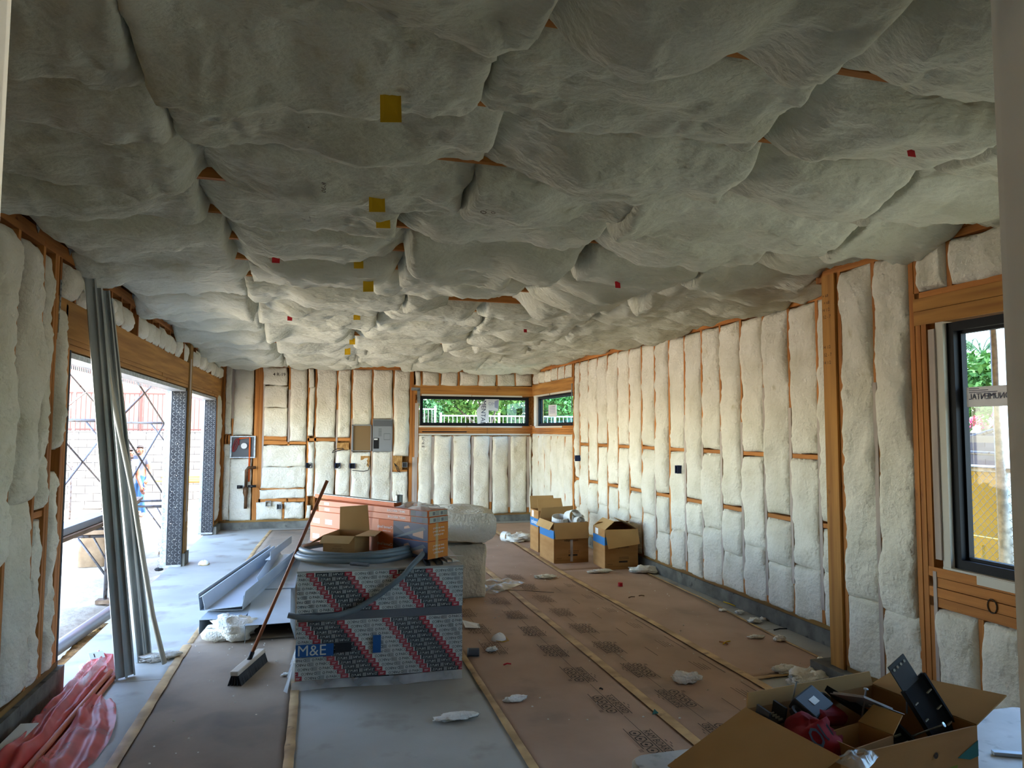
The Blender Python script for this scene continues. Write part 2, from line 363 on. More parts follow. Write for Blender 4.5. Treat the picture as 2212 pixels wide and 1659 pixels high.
# ---- the return and the near right wall
mb = MB(); mb.box(XN+T6, XN+T6+.02, .6, 1.4, 0, ZD); mb.box(XN+T6, XN+T6+.02, 3.56, 4.70, 0, ZD); mb.box(XN+T6, XN+T6+.02, 1.4, 3.56, 0, 1.05); mb.box(XN+T6, XN+T6+.02, 1.4, 3.56, 2.6, ZD)
mb.box(XN+T6, XR+T6, 4.68, 4.70, 0, ZD)
wall_near = root(mb.build('wall_right_near', 'osb')); tag(wall_near, kind='structure')
curb(wall_near, XN-.09, XN+T6+.05, .6, 4.76, .145); curb(wall_near, XN, XR+.1, 4.705, 4.77, .14)
bx('sill_plate', wall_near, XN, XN+T6, .6, 4.47, .145, .185, 'ptwood_y')
bx('top_plate', wall_near, XN, XN+T6, .6, 4.68, ZP0, ZP0+.046, 'wood_y'); bx('top_plate', wall_near, XN, XN+T6, .6, 4.68, ZP0+.049, ZP1, 'wood_y')
bx('rim_joist', wall_near, XN+.10, XN+T6, .6, 4.68, ZP1, ZD, 'wood_y')
bx('post', wall_near, XN-.02, XN+T6-.0, 4.48, 4.615, .147, ZP0, 'beam_z'); bx('stud', wall_near, XN, XN+T6, 4.435, 4.476, .185, ZP0, 'wood_z')
bx('stud', wall_near, XN+.15, XR, 4.645, 4.68, .18, ZP0, 'wood_z')
bx('top_plate', wall_near, XN, XR, 4.63, 4.70, ZP0-.04, ZP1, 'wood_x')
mb = MB()                                                    # pencil notes on the post
for i in range(7):
    T = frame((XN-.0205, 4.575-.012*(i % 2), 2.95-.055*i if i < 4 else 2.55-.06*(i-4)), (0, -1, 0), (-1, 0, 0)); put_text(mb, R.choice(['14 1/2', '9 3/4', '= 68', '52 - 7', '3 @ 16']), .035, T)
mb.build('pencil_note', 'ink', wall_near)
def nw(u): return float(onx(u, 1000, XN)[1])
for y, d in ((4.11, 0), (3.78, 0), (3.735, 0), (3.69, 0)): bx('stud', wall_near, XN, XN+T6, y-.019, y+.019, .185, ZP0 if y > 3.7 else 2.6, 'wood_z')
bx('shim_strip', wall_near, XN-.008, XN-.0005, 4.10, 4.135, .2, 2.25, 'shim')
bx('shim_strip', wall_near, XN-.012, XN-.0005, 3.60, 3.645, 1.10, 2.56, 'shim'); bx('shim_strip', wall_near, XN-.007, XN-.0005, 3.65, 3.675, .2, 1.02, 'shim')
for y0, y1, s in ((4.125, 4.44, 1), (3.80, 4.10, 2)):
    zs = [.18, R.uniform(.62, .72), ZP0-.01]
    for q in range(2): rwbatt(y0-.004+R.uniform(-.01, .01), y1+R.uniform(-.01, .01), zs[q]-.005, zs[q+1]+.005, 400+s*7+q, bul=.05, X=XN, wall=wall_near, du=.026)
bx('header', wall_near, XN-.004, XN+T6, .6, 3.76, 2.60, 2.69, 'beam_y'); bx('header', wall_near, XN-.008, XN+T6, .6, 3.76, 2.693, 2.775, 'beam_y')
bx('sill_plate', wall_near, XN, XN+T6, .6, 3.76, 2.778, 2.815, 'wood_y')
for y0, y1 in ((3.50, 3.72), (3.06, 3.47), (2.62, 3.03), (2.18, 2.59)):
    bx('cripple_stud', wall_near, XN, XN+T6, y0-.034, y0, 2.815, ZP0, 'wood_z'); rwbatt(y0+.002, y1, 2.818, ZP0-.005, int(y0*100), bul=.055, X=XN, wall=wall_near, du=.022)
for q, z in enumerate((.80, .862, .925, .987)): bx('sill_board', wall_near, XN-.003*(q % 2), XN+T6, .6, 3.71, z, z+.058, 'wood_y')
bx('trim_strip', wall_near, XN-.012, XN, .6, 3.36, 1.0, 1.055, 'white_strip'); bx('trim_strip', wall_near, XN-.004, XN+T6, .6, 3.60, 1.047, 1.06, 'white_strip')
for y0, y1 in ((3.37, 3.66), (3.06, 3.345), (2.65, 3.03), (2.24, 2.62)):
    bx('cripple_stud', wall_near, XN, XN+T6, y0-.034, y0-.0, .185, .798, 'wood_z'); rwbatt(y0+.004, y1, .18, .79, int(y0*97), bul=.05, X=XN, wall=wall_near, du=.024)
bx('trim_strip', wall_near, XN-.0, XN+.12, 3.545, 3.60, 1.06, 2.6, 'white_strip')
mb = MB(); mb.tube([(XN-.008, 3.27+.03*math.cos(t), .895+.04*math.sin(t)) for t in np.linspace(0, 6.28, 16)], .0035, 5); mb.build('marker_ring', 'ink', wall_near)
# ---- back wall
mb = MB(); mb.box(-2.05, 2.0, YB+T6, YB+T6+.02, 0, ZD); mb.box(2.0, 4.44, YB+T6, YB+T6+.02, 0, 1.98); mb.box(2.0, 4.44, YB+T6, YB+T6+.02, 2.6, ZD); mb.box(4.38, 4.58, YB+T6, YB+T6+.02, 0, ZD)
wall_back = root(mb.build('wall_back', 'osb')); tag(wall_back, kind='structure')
curb(wall_back, XL+.05, XR+.1, YB-.02, YB+.16, .13)
bx('sill_plate', wall_back, XL, XR, YB, YB+T6, .13, .17, 'ptwood_x')
bx('top_plate', wall_back, XL, XR, YB, YB+T6, ZP0, ZP0+.046, 'wood_x'); bx('top_plate', wall_back, XL, XR, YB, YB+T6, ZP0+.049, ZP1, 'wood_x')
bx('rim_joist', wall_back, XL, XR, YB+.1, YB+T6, ZP1, ZD, 'wood_x')
def B3(zx, zy): p = ony(440+zx/4.148, 750+zy/4.148, YB); return float(p[0]), float(p[2])
def B4(zx, zy): p = ony(850+zx/4.148, 750+zy/4.148, YB); return float(p[0]), float(p[2])
def bbox3(zx0, zx1, zy0, zy1, F=B3):
    c = (zy0+zy1)/2; x0 = F(zx0, c)[0]; x1 = F(zx1, c)[0]; m = (zx0+zx1)/2; return x0, x1, max(.17, F(m, zy1)[1]), min(ZP0, F(m, zy0)[1])
def bstud(zx0, zx1, zy0, zy1, F=B3, m='wood_z', nm='stud', front=0.):
    x0, x1, z0, z1 = bbox3(zx0, zx1, zy0, zy1, F); bx(nm, wall_back, x0, x1, YB-front, YB+T6, z0, z1, m)
def bbatt(zx0, zx1, zy0, zy1, F=B3, seed=0, bul=.035):
    x0, x1, z0, z1 = bbox3(zx0, zx1, zy0, zy1, F)
    batt(wall_back, (x0, YB-.004, z0), (1, 0, 0), (0, 0, 1), (0, -1, 0), x1-x0, z1-z0, bul=bul, seed=seed, du=.04)
for a in ((130, 160), (163, 193), (205, 216), (248, 266), (448, 488), (490, 522), (752, 770), (925, 945), (990, 1008), (1186, 1203), (1316, 1333), (1500, 1517), (1690, 1706), (1842, 1868), (1870, 1895)):
    bstud(a[0], a[1], 100, 1560)
for a in ((527, 542, 170, 1230), (253, 275, 160, 640), (757, 774, 380, 850), (1183, 1199, 560, 1100), (1318, 1334, 640, 1320), (1500, 1514, 930, 1380), (1676, 1690, 600, 1380), (225, 243, 1010, 1420)):
    x0, x1, z0, z1 = bbox3(*a); bx('shim_strip', wall_back, x0, x1, YB-.008, YB-.0005, z0, z1, 'shim')
for n, a in enumerate(((195, 250, 160, 780), (175, 235, 870, 1550), (275, 447, 155, 790), (235, 425, 995, 1550), (540, 752, 170, 342), (542, 750, 344, 536), (538, 748, 538, 795), (775, 922, 175, 842),
        (528, 912, 880, 1070), (515, 908, 1072, 1262), (498, 902, 1272, 1352), (468, 700, 1388, 1562), (724, 895, 1388, 1532), (946, 993, 175, 360), (944, 992, 362, 800), (930, 985, 845, 1330), (918, 955, 1415, 1530),
        (1012, 1184, 170, 812), (995, 1168, 846, 1335), (1205, 1314, 190, 805), (1185, 1310, 920, 1330), (1336, 1502, 190, 695), (1320, 1490, 938, 1370), (1522, 1690, 195, 640), (1505, 1670, 940, 1400),
        (1706, 1842, 198, 975), (1690, 1826, 1118, 1400))):
    bbatt(*a, seed=500+n*3, bul=.02+.02*R.random())
for a in ((528, 742, 798, 832), (528, 742, 836, 872), (742, 918, 846, 868), (930, 1186, 814, 842), (1190, 1312, 812, 840), (500, 900, 1262, 1274), (490, 905, 1356, 1386), (700, 722, 1388, 1560), (1320, 1484, 1098, 1116), (1690, 1826, 1098, 1114), (178, 240, 785, 868), (1170, 1292, 1330, 1355)):
    bstud(*a, nm='blocking', m='wood_x')
for a in ((1194, 1302, 856, 918), (1405, 1486, 974, 1096), (1694, 1776, 974, 1100)):
    x0, x1, z0, z1 = bbox3(*a); bx('osb_backing', wall_back, x0, x1, YB-.03, YB, z0, z1, 'osb')
# window bay of the back wall
bstud(1898, 1925, 470, 1560, m='wood_z')
for zx in (185, 245, 410, 578, 752, 920, 1085, 1240): bstud(zx-2, zx+14, 205, 345, F=B4, nm='cripple_stud')
for n, (a, b) in enumerate(((198, 242), (262, 405), (430, 572), (596, 752), (764, 914), (930, 1082), (1096, 1240))): bbatt(a, b, 208, 345, F=B4, seed=600+n, bul=.05)
x0 = B4(188, 390)[0]
bx('header', wall_back, x0, XR, YB-.004, YB+T6, 2.625, 2.83, 'beam_x')
for q, z in enumerate((1.83, 1.872, 1.914, 1.952)): bx('sill_board', wall_back, x0, XR, YB-.003*(q % 2), YB+T6, z, z+.037, 'wood_x')
bx('trim_strip', wall_back, 2.05, 3.1, YB-.008, YB, 2.60, 2.637, 'white_strip'); bx('trim_strip', wall_back, 3.11, 4.2, YB-.008, YB, 2.60, 2.632, 'white_strip')
bx('trim_strip', wall_back, 2.0, 3.0, YB-.008, YB, 1.955, 1.985, 'white_strip'); bx('trim_strip', wall_back, 3.01, 4.2, YB-.008, YB, 1.957, 1.985, 'white_strip')
bx('trim_strip', wall_back, 2.0, 4.38, YB-.006, YB, 1.795, 1.826, 'white_strip')
bx('dark_strip', wall_back, 2.07, 3.0, YB-.0065, YB-.004, 1.85, 1.875, 'black_matte')  # thin dark strip along the sill boards
for zx in (192, 346, 522, 702, 866, 1032, 1200):
    bstud(zx-4, zx+13, 795, 1480, F=B4)
    x0, x1, z0, z1 = bbox3(zx-7, zx+15, 800, 1330+R.randint(0, 110), B4); bx('shim_strip', wall_back, x0, x1, YB-.008, YB-.0005, z0, z1, 'shim')
bstud(1238, 1252, 700, 1490, F=B4); 
for n, (a, b) in enumerate(((222, 338), (362, 512), (533, 688), (714, 855), (884, 1022), (1048, 1190), (1216, 1236))): bbatt(a, b, 795, 1485, F=B4, seed=620+n, bul=.045)
for a in ((160, 238, 362, 388), (212, 238, 380, 505)):
    x0, x1, z0, z1 = bbox3(*a, B4); bx('metal_tie', wall_back, x0, x1, YB-.010, YB-.002, z0, z1, 'galv')
for a in ((190, 222, 500, 985), (165, 212, 985, 1390)):
    x0, x1, z0, z1 = bbox3(*a, B4)
    for q in range(2): bx('shim_strip', wall_back, x0+(x1-x0)*q/2, x0+(x1-x0)*(q+.92)/2, YB-.010-.003*q, YB-.001, z0, z1, 'shim')
mb = MB(); put_text(mb, '4 R-19', .085, frame((*B3(680, 248)[:1], YB-.075, B3(680, 248)[1]), (1, 0, 0), (0, -1, 0)), bold=.01)
put_text(mb, '8 R-19', .08, frame((B4(262, 850)[0], YB-.082, B4(262, 850)[1]), (0, 0, 1), (0, -1, 0))); mb.build('printed_stamp', 'ink', wall_back)
# ---- left wall with two wide openings
D1a, D1b, PA, PB, D2b, ZH = 5.90, 10.76, 10.76, 11.07, 13.80, 2.44
XO = XL-T6
mb = MB(); mb.box(XO-.02, XO, .6, D1a, -.19, ZD); mb.box(XO-.02, XO, D1a, 14.6, ZH+.02, ZD); mb.box(XO-.02, XO, PA+.01, PB-.01, 0, ZH+.02); mb.box(XO-.02, XO, D2b, 14.6, 0, ZD)
wall_left = root(mb.build('wall_left', 'osb')); tag(wall_left, kind='structure')
curb(wall_left, XO-.02, XL+.035, .6, D1a+.02, .19); curb(wall_left, XO, XL+.03, PA+.02, PB+.04, .17); curb(wall_left, XO, XL+.05, D2b+.02, YB+.1, .14)
bx('sill_plate', wall_left, XO, XL, .6, D1a-.03, .19, .23, 'ptwood_y'); bx('sill_plate', wall_left, XO, XL, D2b, YB, .14, .18, 'ptwood_y')
for a, b in ((.6, 5.28), (5.285, YB)):
    bx('top_plate', wall_left, XO, XL, a, b, ZP0, ZP0+.046, 'wood_y')
bx('top_plate', wall_left, XO, XL-.004, .6, YB, ZP0+.049, ZP1, 'wood_y')
bx('rim_joist', wall_left, XO, XO+.04, .6, YB, ZP1, ZD, 'wood_y')
def lwbatt(y0, y1, z0, z1, seed, bul=.05, back=.03, **k):
    return batt(wall_left, (XL-back, y1, z0), (0, -1, 0), (0, 0, 1), (1, 0, 0), y1-y0, z1-z0, bul=bul, seed=seed, **k)
LS = [3.24, 3.65, 4.06, 4.46, 4.87, 5.28, 5.50, 5.545]
for y in LS: bx('stud', wall_left, XO, XL, y-.019, y+.019, .23, ZP0, 'wood_z')
for y in (5.76, 5.80, 5.845): bx('trimmer_stud', wall_left, XO, XL-.006*(y > 5.79), y-.019, y+.019, .23, 2.80 if y < 5.79 else 2.56, 'wood_z')
for a, b in ((3.26, 3.63), (3.67, 4.04), (4.08, 4.44), (4.48, 4.85), (4.89, 5.26)):
    zc = R.uniform(1.0, 1.5)
    lwbatt(a, b, .22, zc, int(a*100), bul=.07, du=.026); lwbatt(a+.01, b-R.uniform(0, .1), zc-.01, ZP0-.02, int(a*101), bul=.09, du=.026)
lwbatt(5.30, 5.48, .22, 1.3, 71, bul=.05, du=.024); lwbatt(5.30, 5.47, 1.36, 3.08, 72, bul=.05, du=.024)
lwbatt(5.57, 5.74, .22, 1.6, 73, bul=.05, du=.024); lwbatt(5.57, 5.74, 1.75, 2.75, 74, bul=.06, du=.024)
bx('blocking', wall_left, XO, XL-.01, 5.28, 5.50, 1.31, 1.35, 'wood_y')
mb = MB(); mb.box(XL-.001, XL+.004, 5.585, 5.61, 2.35, 2.95)
for i in range(14): mb.box(XL+.0042, XL+.005, 5.592, 5.603, 2.37+i*.042, 2.385+i*.042, 1)
mb.build('strap', ['galv', 'black'], wall_left)
# header beams and cripples above the openings
for a, b in ((5.56, PA+.06), (PB-.02, 14.30)):
    bx('beam', wall_left, XO, XL, a, b, 2.565, 2.835, 'beam_y')
    n = 3; L_ = (b-a)/n
    for q in range(2):
        for i in range(n): bx('header_board', wall_left, XO, XL-.004*(i % 2)-.004*q, a+i*L_+(.3 if q and i else 0), a+(i+1)*L_-.004+(.3 if q and i < n-1 else 0), 2.525-.042*q, 2.563-.042*q, 'beam_y')
bx('post', wall_left, XO, XL+.012, PA+.05, PB-.02, .17, ZP0, 'ptwood_z')
bx('paper_scrap', wall_left, XL+.0125, XL+.0145, PA+.10, PA+.19, .6, 2.9, 'shim')
y = 5.6; i = 0
while y < 14.2:
    if not (PA-.3 < y < PB-.05):
        bx('cripple_stud', wall_left, XO, XL, y-.019, y+.019, 2.838, ZP0, 'wood_z')
        if i % 8 != 6: lwbatt(y+.012, min(y+.30, 14.28), 2.83, ZP0-.02-R.uniform(0, .05), 700+i, bul=R.uniform(.05, .08), back=.02, du=.028, e=3., rag=.02)
    y += .32; i += 1
for q in (D2b+.03, D2b+.075, 14.36): bx('stud', wall_left, XO, XL, q-.019, q+.019, .18, 2.56 if q < 14 else ZP0, 'wood_z')
lwbatt(13.90, 14.33, .2, 2.55, 790, bul=.05, du=.05)
# lath and flashing around the openings
def hexmesh(mb, x0, x1, z0, z1, y, r, m=1, s=.028):
    n = 0; z = z0
    while z < z1:
        x = x0 + (n % 2)*s*.87
        while x < x1-.01:
            pts = [(x+s*.5*math.cos(math.radians(a)), y, z+s*.5*math.sin(math.radians(a))) for a in (90, 150, 210, 270)]
            for p, q in zip(pts, pts[1:]):
                d = np.subtract(q, p); nn = np.array((-d[2], 0, d[0]))/np.linalg.norm(d)*r; p, q = np.array(p), np.array(q)
                mb.quad([p-nn, q-nn, q+nn, p+nn], m)
            x += s*.87*2
        z += s*.75; n += 1
for y, xa, zb in ((PA, XO-.14, -.0), (D2b, XO-.11, .02)):
    mb = MB(); mb.box(XO-.06, XL-.008, y-.006, y+.03, zb+.03, ZH); hexmesh(mb, XO-.06, XL-.01, zb+.05, ZH-.02, y-.008, .0016, s=.05)
    for k in range(10): mb.box(XO-.02+.05*(k % 2), XO-.010+.05*(k % 2), y-.0085, y-.0075, .15+.22*k, .16+.22*k, 2)
    mb.build('wire_lath', ['lath_paper', 'galv', 'white_strip'], wall_left)
    mb = MB(); mb.box(xa, XO-.062, y-.004, y+.04, zb+.0, ZH+.02); hexmesh(mb, xa, XO-.06, zb+.02, ZH, y-.006, .0013, s=.05)
    mb.build('stucco_lath', ['galv_bright', 'flashing_dark'], wall_left)
    mb = MB(); mb.box(xa, XL-.008, y-.012, y+.03, zb-.005, zb+.028); mb.build('weep_screed', 'galv', wall_left)
    bx('base_block', wall_left, XO-.06, XL-.02, y-.004, y+.04, -.0, zb+.0, 'black_matte') if zb > 0 else None
for a, b in ((D1a, PA), (PB, D2b)):
    bx('head_flashing', wall_left, XO-.07, XL-.02, a, b, ZH-.012, ZH+.03, 'galv_bright')
    mb = MB()
    for k in range(int((b-a)/.05)): mb.box(XO-.075, XO-.073, a+.05*k, a+.05*k+.025, ZH-.045, ZH-.012)
    mb.build('lath_fringe', 'galv_bright', wall_left)
bx('jamb_strip', wall_left, XO-.05, XL-.004, D1a-.035, D1a, .0, 2.48, 'lath_paper')
mb = MB()
for k in range(24): mb.box(XL-.004, XL-.0025, D1a-.022, D1a-.014, .12+.1*k, .13+.1*k)
mb.build('nail_row', 'black', wall_left)
bx('jamb_edge', wall_left, XO-.06, XL-.006, D1a, D1a+.005, .1, ZH, 'galv_bright')
# ---- the wall with the doorway the picture is taken through, and the entry behind it
mb = MB(); mb.box(XO-.02, -.24, .47, .615, 0, ZD); mb.box(.755, XN+T6, .47, .615, 0, ZD); mb.box(-.24, .755, .47, .615, 2.46, ZD)
wall_front = root(mb.build('wall_front', 'jamb_grey')); tag(wall_front, kind='structure')
bx('door_jamb', wall_front, -.30, -.24, .45, .622, 0, 2.50, 'jamb_grey'); bx('door_jamb', wall_front, .755, .815, .45, .622, 0, 2.50, 'jamb_grey')
mb = MB(); mb.box(-2.0, -1.9, -2.6, .47, 0, ZD); mb.box(3.9, 4.0, -2.6, -2.3, 0, ZD); mb.box(3.9, 4.0, -.5, .47, 0, ZD); mb.box(3.9, 4.0, -2.3, -.5, 2.2, ZD); mb.box(-2.0, 4.0, -2.7, -2.6, 0, ZD)  # unseen hall shuts out rear daylight; side opening added to light the jamb
wall_entry = root(mb.build('wall_entry', 'drywall')); tag(wall_entry, kind='structure')
# ---- windows
mat('glass', (1, 1, 1, 1), 0., trans=1., spec=.5)
def glass(name, tint):
    m = bpy.data.materials.new(name); m.use_nodes = True; nt = m.node_tree; N = nt.nodes; N.remove(N['Principled BSDF'])
    t = N.new('ShaderNodeBsdfTransparent'); t.inputs[0].default_value = tint; g = N.new('ShaderNodeBsdfGlossy'); g.inputs['Roughness'].default_value = .02
    x = N.new('ShaderNodeMixShader'); x.inputs[0].default_value = .035
    nt.links.new(t.outputs[0], x.inputs[1]); nt.links.new(g.outputs[0], x.inputs[2]); nt.links.new(x.outputs[0], N['Material Output'].inputs[0]); MATS[name] = m
glass('pane', (.44, .52, .53, 1)); glass('pane_near', (.30, .38, .42, 1)); glass('pane_blue', (.26, .48, .60, 1))
mat('sticker', '#d8d8dc', .6); mat('navy', '#2d3350', .6); mat('navy_faint', '#8f93b0', .7); mat('sticker_faint', '#c7c9d0', .7)
def window(n, O, U, w, z0, z1, N_, fw, pane):       # O = lower corner on the wall face, U along the wall, N_ out of the room
    U = np.array(U, float); N_ = np.array(N_, float); Z = np.array((0, 0, 1.))
    def b(mb, u0, u1, v0, v1, d0, d1):
        c = [np.array(O)+U*a+Z*v+N_*d for d in (d0, d1) for a, v in ((u0, v0), (u1, v0), (u1, v1), (u0, v1))]; mb.hexa(c[:4], c[4:])
    h = z1-z0; O = np.array((O[0], O[1], z0)); mb = MB()
    b(mb, 0, w, 0, fw, .03, .12); b(mb, 0, w, h-fw, h, .03, .12); b(mb, 0, fw, fw, h-fw, .03, .12); b(mb, w-fw, w, fw, h-fw, .03, .12)
    o = root(mb.build('window_%d' % n, 'win_frame')); tag(o, kind='structure')
    mb = MB(); f2 = fw+.018; b(mb, fw, w-fw, fw, f2, .07, .11); b(mb, fw, w-fw, h-f2, h-fw, .07, .11); b(mb, fw, f2, f2, h-f2, .07, .11); b(mb, w-f2, w-fw, f2, h-f2, .07, .11); mb.build('sash', 'win_frame', o)
    mb = MB(); mb.quad([O+U*a+Z*v+N_*.09 for a, v in ((fw, fw), (w-fw, fw), (w-fw, h-fw), (fw, h-fw))]); mb.build('pane', pane, o)
    return o
w1 = window(1, (2.03, YB, 0), (1, 0, 0), 2.33, 1.99, 2.60, (0, 1, 0), .045, 'pane')
w2 = window(2, (XR, 11.96, 0), (0, 1, 0), 2.14, 1.99, 2.60, (1, 0, 0), .045, 'pane_blue')
w3 = window(3, (XN, 1.42, 0), (0, 1, 0), 2.13, 1.062, 2.59, (1, 0, 0), .055, 'pane_near')
# stickers on the panes
p = ony(1040, 888, YB+.085); mb = MB()
mb.plate([(p[0]-.09, p[1]-.03, p[2]-.27), (p[0]+.16, p[1]-.03, p[2]-.23), (p[0]+.14, p[1]-.02, p[2]+.27), (p[0]+.10, p[1]-.02, p[2]+.28), (p[0]-.11, p[1]-.03, p[2]+.02)], .002, 0)
mb.plate([(p[0]+.10, p[1]-.018, p[2]+.02), (p[0]+.36, p[1]-.018, p[2]), (p[0]+.38, p[1]-.018, p[2]+.26), (p[0]+.13, p[1]-.018, p[2]+.30)], .002, 2)
put_text(mb, 'MENTAL', .135, frame((p[0]+.03, p[1]-.034, p[2]-.03), (-.05, 0, -1), (0, -1, 0)), 1, 0.)
put_text(mb, 'MO', .10, frame((p[0]+.22, p[1]-.021, p[2]+.15), (-1, 0, .08), (0, 1, 0)), 3, 0.)
mb.plate([(p[0]+.28, p[1]-.0205, p[2]+.08), (p[0]+.36, p[1]-.0205, p[2]+.05), (p[0]+.36, p[1]-.0205, p[2]+.24), (p[0]+.28, p[1]-.0205, p[2]+.21)], .0005, 3)
mb.build('sticker', ['sticker', 'navy', 'sticker_faint', 'navy_faint'], w1)
p = onx(1195, 888, XR+.085); mb = MB(); mb.plate([(p[0], p[1]+.3, p[2]-.11), (p[0], p[1]-.22, p[2]-.12), (p[0], p[1]-.2, p[2]+.12), (p[0], p[1]+.3, p[2]+.13)], .002)
for k in range(5): mb.plate([(p[0]-.003, p[1]+.22, p[2]+.08-.03*k), (p[0]-.003, p[1]-.12, p[2]+.08-.03*k), (p[0]-.003, p[1]-.12, p[2]+.09-.03*k), (p[0]-.003, p[1]+.22, p[2]+.09-.03*k)], .0005, 1)
mb.build('sticker', ['sticker', 'navy_faint'], w2)
a = onx(2088, 837, XN+.085); b = onx(2088, 883, XN+.085); mb = MB(); yw = float(a[1]); ye = yw-.42; zt, zb_ = float(a[2]), float(b[2])+.01
X_ = XN+.082
mb.plate([(X_, yw, zb_), (X_, ye, zb_), (X_, ye, zt), (X_, yw, zt)], .002, 0)
zm = (zt+zb_)/2
put_text(mb, 'ONUMENTAL', .052, frame((X_-.003, yw-.155, zm), (0, 1, 0), (1, 0, 0)), 1, 0., sx=.86)
for pts in ([(yw-.32, zm-.035), (yw-.385, zm-.055), (yw-.385, zm+.055), (yw-.32, zm+.035)],): mb.plate([(X_-.003, y, z) for y, z in pts], .0005, 1)
put_text(mb, 'M', .07, frame((X_-.0045, yw-.353, zm), (0, 1, 0), (1, 0, 0)), 0, 0.)
for k in range(3): mb.box(X_-.003, X_-.0025, yw-.03-.06*(k+1), yw-.02, zt-.012-.012*k, zt-.008-.012*k, 1)
mb.build('sticker', ['sticker', 'navy', 'sticker_faint', 'navy_faint'], w3)
# portals guide the daylight sampling at the openings (they give off no light)
def portal(loc, rot, sx, sy):
    l = bpy.data.lights.new('daylight_portal', 'AREA'); l.shape = 'RECTANGLE'; l.size = sx; l.size_y = sy; l.cycles.is_portal = True
    o = bpy.data.objects.new('daylight_portal', l); col.objects.link(o); o.location = loc; o.rotation_euler = rot
portal((XO-.1, (D1a+D1b)/2, ZH/2), (0, -math.pi/2, 0), ZH, D1b-D1a)
portal((XO-.1, (PB+D2b)/2, ZH/2), (0, -math.pi/2, 0), ZH, D2b-PB)
portal((3.2, YB+.2, 2.3), (-math.pi/2, 0, 0), 2.3, .6)
portal((XR+.2, 13.0, 2.3), (0, math.pi/2, 0), .6, 2.1)
portal((4.1, -1.4, 1.1), (0, math.pi/2, 0), 2.2, 1.8)
portal((XN+.2, 2.48, 1.83), (0, math.pi/2, 0), 1.5, 2.1)
# ================================================================== OUTSIDE
mat('soil', '#b0a28d', .95, c2='#978873', ns=1.6, c3='#c8bca8', ns3=.9, lo3=.5, hi3=.7, bump=.7, bs=5., bdist=.05, detail=10.)
mat('straw_soil', '#a77f4d', .95, c2='#7c5d3b', ns=14., bump=.8, bs=30., bdist=.03)
mat('block_white', '#73706c', .95, c2='#696662', ns=5., bump=.3, bs=60, vary=.05)
mat('mortar', '#484543', .95)
mat('iron_fence', '#472b25', .6); mat('iron_lit', '#a9adad', .6)  # second iron is the same fence, strong light put into its pale colour
mat('pink_stucco', '#83584f', .95, c2='#7b5149', ns=2.)
mat('pale_stucco', '#b5ada0', .95)
mat('roof_tile', '#6b6460', .9, c2='#4e4845', ns=3., vary=.12)
mat('scaffold', '#67666a', .55, .5, c2='#4a3b33', ns=20., lo=.55, hi=.68)
mat('scaffold_rust', '#7a5a48', .8, .2, c2='#a79d96', ns=14.)
mat('plank', '#8a7460', .9, c2='#6b5542', ns=3., stretch=(6, .5, 6))
mat('white_board', '#8b8e94', .6)
mat('sack', '#8a7154', .85, c2='#745c42', ns=6., bump=.5, bs=9, bdist=.02)
mat('leaf', '#456b2a', .7, c2='#5f8538', ns=1.2, vary=.1); mat('leaf_dark', '#2d5029', .7, c2='#416a3c', ns=1.5); mat('leaf_blue', '#5d8f86', .7, c2='#4c7f74', ns=2.)
mat('bark', '#7a6a5c', .95, c2='#5b4d42', ns=5.); mat('flower', '#d2476a', .7)
mat('yellow_wall', '#c9b766', .9, c2='#c2af5c', ns=1.)
mat('chain', '#7f8280', .5, .8)
mat('grey_block', '#6d6a70', .95, c2='#615e64', ns=3., vary=.06)
# ground: bare soil around the slab
n = 90; gx = np.concatenate([np.linspace(-40, -6, 14), np.linspace(-5.6, -1.9, 40), np.linspace(-1.5, 45, 20)]); gy = np.concatenate([np.linspace(-14, 4, 8), np.linspace(4.4, 22, 110), np.linspace(23, 60, 12)])
GX, GY = np.meshgrid(gx, gy, indexing='ij')
GZ = -.195 + .05*fbm(GX*1.3, GY*1.3, 3, 4)*(GX < -2.05) - .05*np.exp(-((GX+2.25)/.16)**2)*(GY < 12.5)
mb = MB(); mb.grid(np.stack([GX, GY, GZ], -1)); ground = mb.build('ground', 'soil', smooth=True); tag(ground, kind='structure'); root(ground)
gx = np.linspace(-2.22, -1.935, 10); gy = np.linspace(5.4, 8.6, 60); GX, GY = np.meshgrid(gx, gy, indexing='ij')
GZ = -.165+.05*fbm(GX*9, GY*9, 8, 3)+.03*vnoise(GX*3, GY*3, 2); GZ[0] = -.24; GZ[:, -1] = -.25
mb = MB(); mb.grid(np.stack([GX, GY, GZ], -1)); mb.build('loose_straw', 'straw_soil', ground, smooth=True)
